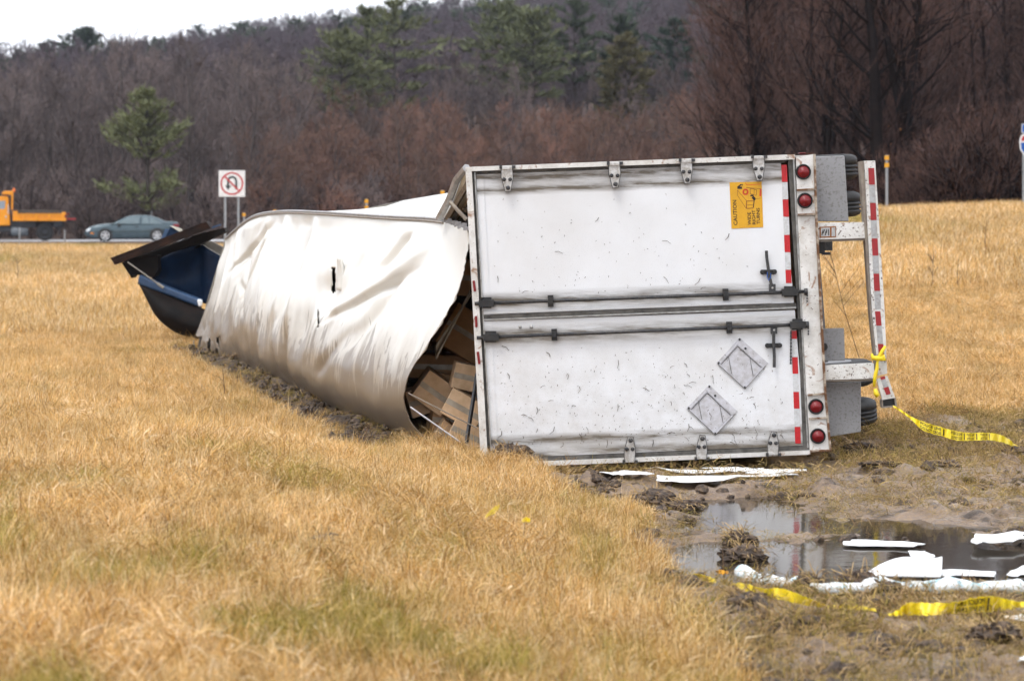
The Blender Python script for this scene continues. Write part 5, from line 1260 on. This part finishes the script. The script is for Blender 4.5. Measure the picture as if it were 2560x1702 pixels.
def truck():
    CY = 135.2; base = RZ + 0.004; k = CY / F / 9.8; x00 = po(0, 600, CY).x
    def X(cx): return x00 + cx * k
    def Z(cy): return base + (1385 - cy) * k
    root = thing("dump_truck", "yellow dump truck cut off by the left edge, on the road ahead of the coupe", "truck", (0, 0, 0)); root.location = (X(700), CY, base); PINV[root.name] = Matrix.Translation(-Vector(root.location))
    def bx(name, xa, xb, ya, yb, w, mt, yo=0.0, bev=0.0, par=root):
        m = MB().mat(mt); m.box(((X(xa) + X(xb)) / 2, CY + yo, (Z(ya) + Z(yb)) / 2), abs(X(xb) - X(xa)), w, abs(Z(yb) - Z(ya))); return m.build(name, par, bevel=bev)
    m = MB().mat("truck_yellow"); pf = [(-420, 1015), (-420, 610), (-330, 420), (-250, 310), (180, 298), (225, 340), (262, 1015)]
    m.prism([(X(a), CY - 1.15, Z(b_)) for a, b_ in pf], (0, 2.3, 0)); cab = m.build("cab", root, fix=True, bevel=0.06)
    for s in (-1, 1):
        m = MB().mat("glass_pale"); m.prism([(X(a), CY + s * 1.155, Z(b_)) for a, b_ in ((-290, 610), (-230, 420), (150, 415), (132, 612))], (0, -s * 0.02, 0)); m.build("window", cab)
    m = MB().mat("hinge_steel"); m.box((X(158), CY - 1.17, Z(800)), 0.09, 0.05, 0.10); m.build("door_handle", cab)
    m = MB().mat("hinge_steel"); m.box((X(215), CY - 1.18, Z(620)), 0.05, 0.05, 0.5); m.build("grab_bar", cab)
    bx("hood", -1050, -425, 640, 1050, 1.9, "truck_yellow", 0, 0.12)
    m = MB().mat("truck_yellow"); m.prism([(X(a), CY - 1.2, Z(b_)) for a, b_ in ((60, 262), (75, 205), (115, 178), (335, 172), (325, 640), (285, 640), (290, 300), (270, 268))], (0, 2.4, 0)); m.build("headboard", root, fix=True, bevel=0.03)
    m = MB().mat("lamp_orange"); m.sm = True; m.lathe((X(350), CY - 0.9, Z(205)), (0, 0, 1), [(0, .05), (0.02, .07), (0.14, .07), (0.2, .03)], 12); m.build("beacon", root)
    bed = bx("bed_side", 320, 1500, 725, 900, 2.42, "truck_yellow", 0, 0.02)
    bx("bed_corner", 322, 440, 660, 724, 2.4, "truck_yellow")
    for q in (590, 893, 1200):
        for s in (-1, 1): bx("rib", q - 36, q + 36, 745, 862, 0.08, "truck_yellow", s * 1.24, 0.02, bed)
    bx("top_rail", 470, 1490, 722, 742, 2.54, "truck_yellow", 0, 0, bed); bx("bottom_rail", 330, 1500, 868, 898, 2.52, "truck_yellow", 0, 0, bed)
    m = MB().mat("load_grey"); m.prism([(X(a), CY - 1.1, Z(b_)) for a, b_ in ((430, 723), (440, 640), (900, 624), (1400, 632), (1490, 660), (1495, 723))], (0, 2.2, 0)); m.build("load", root, fix=True)
    m = MB().mat("truck_yellow"); m.prism([(X(a), CY - 1.27, Z(b_)) for a, b_ in ((1475, 905), (1480, 740), (1530, 680), (1590, 690), (1600, 905))], (0, 2.54, 0)); m.build("tailgate", root, fix=True, bevel=0.02)
    m = MB().mat("lamp_red"); m.box((X(1582), CY - 1.28, Z(788)), 0.1, 0.06, 0.11); m.box((X(1640), CY - 0.9, Z(735)), 0.12, 0.1, 0.08); m.box((X(1465), CY - 1.0, Z(1022)), 0.09, 0.06, 0.1); m.build("rear_lamp", root)
    bx("spreader", 1600, 1830, 838, 875, 2.2, "tape_red_dull"); bx("spreader_chute", 1600, 1740, 880, 935, 1.6, "truck_dark")
    bx("chassis", -900, 1560, 905, 1060, 1.3, "truck_dark"); bx("skirt", 262, 860, 905, 1050, 2.0, "truck_dark"); bx("skirt", 1300, 1500, 905, 1050, 2.2, "truck_dark")
    m = MB().mat("tank_grey"); m.sm = True; m.lathe((X(275), CY - 0.8, Z(1140)), (1, 0, 0), [(0, .20), (0.02, .26), (0.86, .26), (0.88, .20)], 16); m.build("fuel_tank", root)
    bx("step", -400, 250, 1040, 1160, 2.1, "truck_dark"); bx("mud_flap", 1420, 1440, 1060, 1275, 0.6, "truck_dark", -0.85)
    for s in (-1, 1):
        wheel_parts(root, (X(1090), CY + s * 0.92, base + 0.455), 0.455, 0.46, s, False, "truck_dark"); wheel_parts(root, (X(-720), CY + s * 1.0, base + 0.455), 0.455, 0.28, s, False, "tank_grey")
    root.rotation_euler = (0, 0, 0.185)
truck()

# ------------------------------------------------------------------ signs and posts
def signs():
    c = at(534, 423, 90.0); hw = 0.5 * 60 * K / F * 90.0; g = gz1(c.x, 90.0)
    root = thing("road_sign", "square white no U-turn sign on two grey posts", "road sign", (c.x, 90.0, g), world_parts=True)
    m = MB().mat("sign_white"); m.box(c, hw * 2, 0.01, hw * 2); plate = m.build("plate", root)
    m = MB().mat("galvanised_post"); m.box(c + Vector((0, 0.008, 0)), hw * 2.06, 0.004, hw * 2.06); m.build("plate_edge", root)
    m = MB().mat("sign_dark"); y = 90 - 0.007; n = 14
    def q(u, v): return Vector((c.x + u * hw, y, c.z + v * hw))
    def strip(pts, w, mt, yo):
        m.mat(mt)
        for (a, b_), (e, f) in zip(pts[:-1], pts[1:]):
            t = Vector((e - a, f - b_)).normalized(); s = Vector((-t.y, t.x)) * w / 2
            o = Vector((0, yo, 0)); m.prism([q(a + s.x, b_ + s.y) + o, q(a - s.x, b_ - s.y) + o, q(e - s.x, f - s.y) + o, q(e + s.x, f + s.y) + o], (0, 0.0015, 0))
    arc = [(0.02 + 0.31 * math.cos(a), 0.20 + 0.31 * math.sin(a)) for a in np.linspace(0, math.pi, n)]
    strip([(0.33, -0.45), (0.33, 0.20)] + arc[1:] + [(-0.29, -0.20)], 0.17, "sign_dark", 0)
    m.mat("sign_dark"); m.prism([q(-0.52, -0.15), q(-0.06, -0.15), q(-0.29, -0.5)], (0, 0.0015, 0))
    strip([(0.82 * math.cos(a), 0.82 * math.sin(a)) for a in np.linspace(0, 2 * math.pi, 41)], 0.12, "sign_red_ring", -0.002)
    strip([(-0.58, 0.58), (0.58, -0.58)], 0.12, "sign_red_ring", -0.004)
    m.build("no_u_turn_symbol", plate)
    for xv in (518.5, 549):
        p = at(xv, 452, 90.03); m = MB().mat("galvanised_post"); m.box((p.x, 90.035, (c.z + hw * .9 + g - 0.1) / 2), 0.075, 0.05, c.z + hw * 0.9 - g + 0.1); m.build("post", root)
    # interstate shield cut off by the right edge
    Y = 72.0; p = at(2352, 330, Y); s = Y / F * K
    root = thing("route_sign", "blue and red route shield under a blue panel, cut by the right edge", "road sign", (at(2353, 465, Y).x, Y, gz1(p.x, Y)), world_parts=True)
    def z(xv, yv): return at(xv + 5, yv, Y)
    m = MB().mat("sign_white"); sh = [(2346, 312), (2362, 306), (2378, 312), (2394, 306), (2402, 320), (2404, 345), (2392, 362), (2374, 374), (2356, 362), (2344, 345), (2342, 325)]
    m.prism([z(*a) for a in sh], (0, 0.01, 0)); m.mat("shield_blue")
    cx, cy = 2373, 338
    ins = [((a - cx) * .9 + cx, (b_ - cy) * .9 + cy) for a, b_ in sh]
    m.prism([z(*a) + Vector((0, -0.004, 0)) for a in ((2345.5, 329), (2400.5, 329), (2401, 345), (2389, 359), (2374, 369), (2358, 359), (2347, 344))], (0, 0.003, 0)); m.mat("shield_red")
    m.prism([z(*a) + Vector((0, -0.004, 0)) for a in ((2346, 325), (2350, 314), (2362, 310), (2378, 315), (2393, 310), (2398, 318), (2399, 325))], (0, 0.003, 0))
    m.build("shield", root, fix=True)
    m = MB().mat("shield_blue"); m.prism([z(2349, 287), z(2399, 287), z(2399, 305), z(2349, 305)], (0, 0.01, 0)); m.mat("sign_white"); m.prism([z(2347.5, 285.5) + Vector((0, .004, 0)), z(2400.5, 285.5) + Vector((0, .004, 0)), z(2400.5, 306) + Vector((0, .004, 0)), z(2347.5, 306) + Vector((0, .004, 0))], (0, 0.004, 0)); m.build("panel", root, fix=True)
    for xv in (2353, 2396):
        m = MB().mat("galvanised_post"); a = z(xv, 290); g = gz1(a.x, Y); m.box((a.x, Y + 0.035, (a.z + g) / 2 - 0.05), 0.07, 0.04, a.z - g + 0.1); m.build("post", root)
    # reflector posts
    for xv, yt, Y, two, lab in ((2042, 357, 73, 1, "grey reflector post with two amber squares on the crest right of the bumper"), (1019, 438, 80, 1, "reflector post with two amber squares behind the trailer's bent corner"),
                           (844, 458, 88, 1, "reflector post with two amber squares behind the middle of the trailer"), (633, 482, 100, 0, "reflector post just above the trailer's far crumpled end"),
                           (562, 490, 104, 0, "small reflector post right of the no U-turn sign's posts"), (255, 547, 148, 0, "amber reflector post behind the coupe's hood")):
        p = at(xv, yt, Y); g = gz1(p.x, Y) if Y < 140 else hz1(p.x, Y); s = 0.062
        root = thing("reflector_post", lab, "reflector post", (p.x, Y, g), group="roadside reflector posts", world_parts=True)
        m = MB().mat("galvanised_post"); m.box((p.x, Y, (p.z + g) / 2 - 0.05), 0.07, 0.03, p.z - g + 0.1); m.build("post", root)
        for j in range(1 + two):
            m = MB().mat("reflector_amber"); m.box((p.x, Y - 0.022, p.z - s - 0.02 - 0.21 * j), s * 2, 0.012, s * 2); m.build("reflector", root, bevel=0.012)
    for xa, ya, yb, Y, lab in ((45, 524, 556, 128, "short thin grey stake in front of the dump truck's bed"), (149, 530, 556, 129, "short thin grey stake behind the dump truck's rear wheel")):
        p, q_ = at(xa, ya, Y), at(xa, yb, Y); g = gz1(p.x, Y); m = MB().mat("galvanised_post"); m.box((p.x, Y, (p.z + g) / 2), 0.06, 0.05, p.z - g + 0.04)
        tag(m.build("stake"), lab, "stake", "grey roadside stakes")
signs()

# ------------------------------------------------------------------ litter, tape, clods and weeds
def c8(x, y): return (1700 + x / 2.743, 1180 + y / 2.743)
def c7(x, y): return (900 + x / 2.621, 1150 + y / 2.621)
def ca(x, y): return (1460 + x / 3.932, 1140 + y / 3.932)
def c5(x, y): return (2000 + x / 4.2125, 860 + y / 4.2125)
def sheet(name, label, poly, lift=0.014, thick=0.005, seed=0, curl=0.010):
    # soft pad lying on the ground: outline refined, top gently wavy
    rr = random.Random(seed); base = [groundpt(x, y, 0.0) for x, y in poly]
    hs = [max(gz1(p.x, p.y), -0.045) for p in base]; z0 = sorted(hs)[len(hs) // 2] + lift
    z0 = min(z0, 0.02); b_ = [groundpt(x, y, z0) for x, y in poly]
    cen = sum(b_, Vector()) / len(b_); ring = []
    for i in range(len(b_)):
        p, q = b_[i], b_[(i + 1) % len(b_)]
        for t in (0, .25, .5, .75): ring.append(p.lerp(q, t) + Vector((rr.uniform(-.014, .014), rr.uniform(-.05, .05), 0)))
    vs = []; n = len(ring); rad = [1.0, 0.85, 0.6, 0.3]
    for k, f in enumerate(rad):
        q = np.array([list(cen.lerp(p, f)) for p in ring]); gg = np.stack([gz(q[:, 0] + a_ * .07, q[:, 1] + c_ * .10) for a_ in (-1, -.5, 0, .5, 1) for c_ in (-1, -.5, 0, .5, 1)])
        top = np.maximum(0.5 * gg.mean(0) + 0.5 * gg.max(0), -0.045) + lift
        zz = 0.5 * top + 0.5 * np.maximum(top.mean(), top - 0.03) + curl * (fbm(q[:, 0] * 3, q[:, 1] * 2.2, seed + 3, 2) - .4) * 2
        vs += [Vector((u[0], u[1], w)) for u, w in zip(q, zz)]
    cen.z = sum(v.z for v in vs[-n:]) / n
    vs.append(cen.copy()); fs = []
    for k in range(3):
        fs += [(k * n + i, k * n + (i + 1) % n, (k + 1) * n + (i + 1) % n, (k + 1) * n + i) for i in range(n)]
    fs += [(3 * n + i, 3 * n + (i + 1) % n, 4 * n) for i in range(n)]
    m = MB().mat("absorbent_white"); m.sm = True; m.add(vs, fs); o = m.build(name, fix=True)
    md = o.modifiers.new("gauge", 'SOLIDIFY'); md.thickness = thick; md.offset = 1
    tag(o, label, "absorbent pad", "white absorbent pads on the mud"); return o
def litter():
    S = [("narrow white pad leftmost under the trailer's rear doors", [ca(50, 183), ca(230, 186), ca(410, 180), ca(700, 214), ca(420, 220), ca(230, 214)]),
         ("long white pad nearest the dark gap under the rear doors", [ca(640, 138), ca(900, 132), ca(1480, 152), ca(1350, 178), ca(860, 166)]),
         ("white pad tucked deepest into the shadow under the rear doors", [ca(1140, 116), ca(1500, 104), ca(1760, 116), ca(1500, 142)]),
         ("longest wrinkled white pad in front of the rear doors", [ca(720, 202), ca(1160, 188), ca(1600, 196), ca(2060, 176), ca(2115, 200), ca(1700, 222), ca(1000, 240), ca(720, 238)]),
         ("white pad with a rounded right end before the lower lamp box", [ca(1600, 180), ca(1850, 122), ca(2170, 118), ca(2190, 150), ca(2060, 165), ca(1750, 196)]),
         ("flat white pad alone on the far shore of the puddle", [c8(1110, 492), c8(1170, 462), c8(1660, 488), c8(1610, 516)]),
         ("white pad farthest back at the right edge of the puddle", [c8(2000, 470), c8(2040, 426), c8(2400, 428), c8(2370, 452), c8(2250, 484), c8(2020, 486)]),
         ("small white pad corner behind the large folded pad", [c8(1575, 552), c8(1690, 552), c8(1760, 588), c8(1600, 594)]),
         ("white pad lying right of the large folded pad in the water", [c8(1780, 658), c8(2160, 676), c8(2150, 704), c8(1790, 722)]),
         ("white pad at the right edge above the absorbent boom", [c8(2225, 694), c8(2400, 630), c8(2400, 704)]),
         ("white pad lying in the mud right of the yellow tape's printed end", [c8(2225, 1014), c8(2330, 984), c8(2420, 985), c8(2420, 1045), c8(2330, 1045)]),
         ("sliver of white pad at the right edge low in the picture", [c8(2310, 1290), c8(2420, 1290), c8(2420, 1312), c8(2340, 1306)])]
    for i, (lab, poly) in enumerate(S): sheet("absorbent_pad", lab, poly, lift=0.035 if i < 5 else (0.05 if i == 6 else 0.018), seed=i * 5 + 1)
    # the large folded pad: one edge raised
    m = MB().mat("absorbent_white"); m.sm = True
    nearL, nearR, farR, farL = groundpt(*c8(1250, 690), 0.0), groundpt(*c8(1790, 700), 0.0), groundpt(*c8(1800, 640), 0.0), groundpt(*c8(1370, 640), 0.0)
    P = []
    for u in np.linspace(0, 1, 16):
        a, b_ = nearL.lerp(nearR, u), farL.lerp(farR, u); row = []
        for v in np.linspace(0, 1, 12):
            p = a.lerp(b_, v); p.z = -0.02 + 0.025 * math.sin(u * 5) * v + (0.075 * u ** 1.2 + 0.015) * v ** 1.6; row.append(p)
        P.append(row)
    m.grid(P); o = m.build("absorbent_pad"); md = o.modifiers.new("gauge", 'SOLIDIFY'); md.thickness = 0.012
    tag(o, "large folded white pad with its far edge raised, standing in the puddle", "absorbent pad", "white absorbent pads on the mud")
    # absorbent boom
    pts = [c8(390, 668), c8(470, 700), c8(600, 722), c8(760, 752), c8(900, 772), c8(1100, 778), c8(1300, 770), c8(1450, 758), c8(1650, 770), c8(1850, 768), c8(2050, 772), c8(2250, 776), c8(2420, 772)]
    W = np.array([list(groundpt(x, y + 8, 0.0)) for x, y in pts]); t = np.linspace(0, len(pts) - 1, 90); C = hermite(np.arange(len(pts)), W, t)
    C[:, 2] = 0.004 + 0.008 * np.sin(t * 2.3); C[:, 1] += 0.05 * np.sin(t * 3.1) * np.sin(t * 1.3)
    m = MB().mat("boom_white"); m.sm = True; m.tube([Vector(c) for c in C], [0.040 * min(1, 0.35 + i * 0.3, 0.35 + (89 - i) * .3) * (1 + .9 * (vnoise(np.array([i * .45]), np.array([0.5]), 5)[0] - .5)) for i in range(90)], 14); m.v = [(a, b2, c_ if c_ > 0.004 else 0.004 + (c_ - 0.004) * .7) for a, b2, c_ in m.v]
    tag(m.build("absorbent_boom"), "long white absorbent boom with bluish mesh along the near shore of the puddle", "absorbent boom")

    # police tape ribbons with print
    def ribbon(name, label, path, text=None, mirror=False, mat_="police_yellow"):
        # path: (world centre, width vector)
        n = len(path); t = np.linspace(0, n - 1, n * 12); Cc = hermite(np.arange(n), np.array([list(c) for c, w in path]), t); Wd = hermite(np.arange(n), np.array([list(w) for c, w in path]), t)
        jj = np.random.default_rng(n + len(label)); kk = len(t); Wd = Wd * (1 + 0.03 * jj.normal(size=(kk, 1))); Wd[:, 1] += 0.022 * np.sin(np.cumsum(jj.uniform(0.2, 1.1, kk))); Cc[:, 2] += 0.0015 * jj.normal(size=kk)
        root = thing(name, label, "barrier tape", tuple(path[0][0]), world_parts=True)
        m = MB().mat(mat_); m.sm = False; m.grid([[Vector(c) - Vector(w) / 2, Vector(c) + Vector((0, 0.004 * math.sin(q_ * 1.7), 0)), Vector(c) + Vector(w) / 2] for q_, (c, w) in enumerate(zip(Cc, Wd))])
        o = m.build("ribbon", root); md = o.modifiers.new("gauge", 'SOLIDIFY'); md.thickness = 0.0012; md.offset = 0
        if text:
            s = np.concatenate([[0], np.cumsum(np.linalg.norm(np.diff(Cc, axis=0), axis=1))])
            pm = MB().mat("police_black")
            for s0, s1 in text:
                for body, va, vb in (("POLICE LINE", 0.06, 0.40), ("DO NOT CROSS", -0.42, -0.08)):
                    vs, fs = TXT[body]; mx = vs.max(0); out = []
                    for x, y in vs:
                        u = x / mx[0]; u = 1 - u if mirror else u; ss = s0 + (s1 - s0) * u; cc = np.array([np.interp(ss, s, Cc[:, k]) for k in range(3)]); ww = np.array([np.interp(ss, s, Wd[:, k]) for k in range(3)])
                        out.append(Vector(cc + ww * (va + (vb - va) * y / mx[1])) + Vector((0, -0.004, 0.001)))
                    pm.add(out, fs)
                # slanting separator
                for dlt in (0.02,):
                    cc = [np.array([np.interp(s1 + dlt + 0.012 * k, s, Cc[:, j]) for j in range(3)]) for k in range(2)]; ww = np.array([np.interp(s1 + dlt, s, Wd[:, j]) for j in range(3)])
                    pm.add([Vector(cc[0] - ww * .4) + Vector((0, -.004, 0)), Vector(cc[1] - ww * .4) + Vector((0, -.004, 0)), Vector(cc[1] + ww * .4) + Vector((0, -.004, 0)), Vector(cc[0] + ww * .4) + Vector((0, -.004, 0))], [(0, 1, 2, 3)])
            pm.build("printing", root)
        return root
    def wv(px, Y, dy=0.0): return Vector((0.0, dy, px / F * Y))
    tw = random.Random(8)
    # knotted to the bumper, trailing right
    Yb = 22.5
    tr = [(980, 652, 14, 22.45), (1080, 712, 24, 22.4), (1170, 778, 34, 22.35), (1300, 862, 92, 22.3), (1480, 918, 94, 22.35), (1640, 962, 94, 22.4), (1780, 975, 82, 22.5), (1950, 972, 74, 22.6), (2090, 985, 76, 22.75), (2200, 1030, 60, 22.95), (2290, 1092, 40, 23.1), (2400, 1120, 50, 23.2)]
    root = ribbon("police_tape", "yellow police line tape knotted to the bent bumper and trailing right", [(po(*c5(x, y), Y), wv(w / 4.2125, Y, 0.01)) for x, y, w, Y in tr], [(0.31, 0.52), (0.62, 0.75), (0.81, 0.90), (0.97, 1.06)])
    kn = MB().mat("police_yellow"); kn.sm = True
    for pts, r0 in (([(755, 140), (800, 150), (850, 150), (895, 140)], 0.022), ([(900, 20), (870, 70), (835, 130), (815, 190), (812, 250), (790, 340), (780, 450)], 0.016), ([(845, 150), (880, 130), (892, 160), (850, 165)], 0.02), ([(792, 470), (800, 520), (825, 545)], 0.022), ([(755, 100), (765, 140), (775, 165)], 0.014)):
        kn.tube([po(*c5(x, y), 22.5) for x, y in pts], [r0 * (0.7 + 0.5 * math.sin(i * 2.1) ** 2) for i in range(len(pts))], 6)
    kn.build("knot", root)
    # ribbons lying in the near mud
    def near(L):
        out = []
        for x, y, w in L:
            p = groundpt(*c8(x, y + w * 0.5), 0.03); out.append((p + Vector((0, 0, w / 2.743 / F * p.y * .5)), wv(w * 1.15 / 2.743, p.y, tw.uniform(-0.05, 0.07))))
        return out
    ribbon("police_tape", "yellow tape ribbon lying twisted before the two mud clods", near([(350, 768, 14), (440, 788, 40), (560, 820, 48), (700, 835, 66), (850, 880, 58), (960, 908, 30), (1050, 924, 10), (1110, 918, 34), (1220, 930, 26), (1345, 945, 12)]))
    ribbon("police_tape", "yellow police line tape with reversed print at the lower right edge", near([(1430, 978, 8), (1500, 962, 34), (1560, 936, 74), (1720, 938, 66), (1880, 928, 72), (2020, 912, 94), (2130, 902, 100), (2230, 905, 70), (2330, 908, 36), (2420, 910, 30)]), [(0.40, 0.58)], True)
    ribbon("tape_scrap", "scrap of yellow tape half hidden in the grass left of the boom", near([(60, 712, 20), (120, 716, 40), (180, 728, 36), (245, 742, 16)]))
    ribbon("tape_scrap", "small orange scrap of tape just left of the boom's end", near([(245, 678, 14), (285, 684, 24), (332, 688, 12)]), None, False, "reflector_amber")
    for lab, L in (("yellow tape scrap standing up in the middle of the grass", [(822, 474, 12), (860, 445, 34), (890, 425, 40), (915, 398, 14)]), ("tiny yellow tape scrap right of the upright one in the grass", [(1060, 500, 12), (1085, 492, 28), (1115, 496, 20)])):
        out = []
        for x, y, w in L:
            q = c7(x, y); p = on_ground(*q) + Vector((0, 0, 0.10)); out.append((p, wv(w / 2.621, p.y, 0.02)))
        ribbon("tape_scrap", lab, out)

    # mud clods torn up, with straw sticking out
    def clod(lab, q, r, seed, flat=0.6):
        p = on_ground(*q) + Vector((0, 0, 0.3 * r * flat)); r = r * 1.0; root = thing("mud_clod", lab, "clod", (p.x, p.y, p.z), group="clods of turned mud")
        bm = bmesh.new(); bmesh.ops.create_icosphere(bm, subdivisions=4, radius=1.0); rr = random.Random(seed)
        co = np.array([v.co[:] for v in bm.verts]); nz = fbm(co[:, 0] * 1.6 + seed, co[:, 1] * 1.6 + co[:, 2] * 2.1, seed, 4); nf = fbm(co[:, 0] * 5 + co[:, 2] * 4, co[:, 1] * 5 + seed, seed + 2, 3)
        for v, a, c in zip(bm.verts, nz, nf): v.co = Vector((v.co.x * 1.15, v.co.y, v.co.z * flat)) * r * (0.35 + 0.95 * a + 0.62 * (c - .4))
        me = bpy.data.meshes.new("lump"); bm.to_mesh(me); bm.free(); me.materials.append(MATS["clod_mud"]); link("lump", me, root)
        s = MB().mat("weed_stem")
        for k in range(60):
            a = rr.uniform(0, 6.28); b_ = rr.uniform(0.1, 1.3); d = Vector((math.cos(a) * math.cos(b_), math.sin(a) * math.cos(b_), math.sin(b_) * flat)); p0 = d * r * 0.75
            p1 = p0 + (d + Vector((rr.uniform(-.9, .9), rr.uniform(-.9, .9), rr.uniform(-.5, .4)))).normalized() * rr.uniform(.03, .10); w = Vector((0.0028, 0.0012, 0.001))
            p2 = p1 + (p1 - p0) * 0.6 + Vector((0, 0, -0.035)); s.mat(rr.choice(["weed_stem", "straw_light", "straw_light", "straw_light"]))
            s.add([p0 - w, p0 + w, p1 + w, p1 - w, p2], [(0, 1, 2, 3), (3, 2, 4)])
        s.build("straw", root)
    simple("straw_light", (0.40, 0.27, 0.12), 0.8)
    for i, (lab, q, r, fl) in enumerate([
        ("dark clod on the far left shore of the puddle", c8(400, 480), .12, .55), ("larger grassy clod just below the one on the puddle's left shore", c8(450, 600), .15, .5),
        ("dark wet clod left of the biggest clod, over the boom", c8(900, 840), .12, .8), ("biggest dark clod in front of the boom", c8(1215, 840), .145, .85),
        ("grassy clod right of the biggest clod", c8(1400, 850), .11, .6), ("small clod over the printed end of the near tape", c8(1950, 975), .09, .5),
        ("low clod right of the printed tape's clod", c8(2140, 985), .09, .45), ("flat dark clod under the left part of the twisted ribbon", c8(450, 880), .12, .4),
        ("clod low in the lower right corner of the mud", c8(2130, 1135), .13, .55), ("flat clod in the mud below the twisted ribbon", c8(700, 1075), .10, .4),
        ("little clod below the biggest clod", c8(1120, 1075), .08, .4), ("grassy clod at the far right behind the boom's end", c8(1960, 835), .11, .5),
        ("ragged clod of sod between the grass edge and the rear doors", c7(1900, 285), .16, .6), ("flat clod right of the ragged sod", c7(2120, 318), .14, .4),
        ("dark clod alone in the left grass", (798, 1372), .11, .6), ("clod at the grass edge near the bottom of the picture", c7(1990, 975), .13, .45), ("small dark clod in the near grass left of the mud", c7(1420, 1045), .08, .45),
        ("large muddy hump right of the lower mud flap", c5(640, 1170), .20, .5), ("muddy hump at the right edge below the trailing tape", c5(2300, 1190), .18, .45), ("sod heaped against the trailer's lower left corner", c3(960, 1330), .20, .6),
        ("low dark ridge of mud below the large muddy hump", c5(850, 1290), .17, .28), ("dark mud ridge right of centre below the tape", c5(1500, 1270), .15, .25)]):
        clod(lab, q, r, 40 + i, fl)

    # dead weed stalks
    def weed(lab, base, top, Y, seed, branches=6):
        rr = random.Random(seed); a = at(*base, Y); t = at(*top, Y); g = gz1(a.x, Y); a.z = g - 0.02; hgt = max((t - a).length, 0.15)
        root = thing("dead_weed", lab, "weed", (a.x, a.y, a.z), group="dead weed stalks", world_parts=True); m = MB().mat("weed_stem")
        mid = a.lerp(t, .5) + Vector((rr.uniform(-.06, .06) * hgt, 0, 0)); w = 0.003 + 0.00009 * Y
        m.tube([a, mid, t], [w, w * .8, w * .45], 5); m.build("stalk", root); b_ = MB().mat("weed_stem")
        for k in range(branches):
            u = rr.uniform(.3, .95); p = a.lerp(mid, u * 2) if u < .5 else mid.lerp(t, u * 2 - 1)
            d = Vector((rr.choice([-1, 1]) * rr.uniform(.3, .8), rr.uniform(-.5, .5), rr.uniform(.5, 1))).normalized() * hgt * rr.uniform(.12, .32)
            b_.tube([p, p + d * .6 + Vector((0, 0, .01)), p + d], [w * .6, w * .45, w * .3], 4)
        b_.build("branch", root)
    for lab, ba, to, Y, br in (("branched dead weed stalk in the right field, left of the thin one", (2147, 668), (2150, 580), 44, 9), ("thin dead stalk in the right field beside the branched weed", (2207, 655), (2207, 595), 44, 3),
                           ("tall dead stalk farthest right in the field", (2275, 590), (2272, 505), 50, 5), ("leaning dead twig seen through the bumper guard", (1985, 760), (1912, 580), 33, 8),
                           ("long thin dead stalk in the grass left of the trailer", (518, 968), (512, 845), 29.5, 4), ("branched dead weed in the grass near the trailer's lower left corner", (830, 1062), (850, 975), 24.2, 10),
                           ("small dead weed in the far left field", (42, 625), (38, 588), 66, 6), ("leaning dead stalk low in the right field", (2308, 860), (2285, 820), 33, 2),
                           ("dead stalk at the edge of mud and grass by the small tape scrap", (1668, 1340), (1664, 1255), 15.6, 2)):
        weed(lab, ba, to, Y, len(lab), br)
litter()

# ------------------------------------------------------------------ air between the viewer and the ridge
m = bpy.data.materials.new("haze"); m.use_nodes = True; nt = m.node_tree
nt.nodes.remove(nt.nodes["Principled BSDF"]); pv = nt.nodes.new("ShaderNodeVolumePrincipled")
pv.inputs["Color"].default_value = (0.74, 0.80, 1.0, 1); pv.inputs["Density"].default_value = 0.00012
nt.links.new(pv.outputs[0], nt.nodes["Material Output"].inputs["Volume"]); MATS["haze"] = m
b = MB().mat("haze"); b.box((0, 1480, 55), 5200, 3800, 120); hz_o = b.build("haze"); tag(hz_o, kind="stuff")
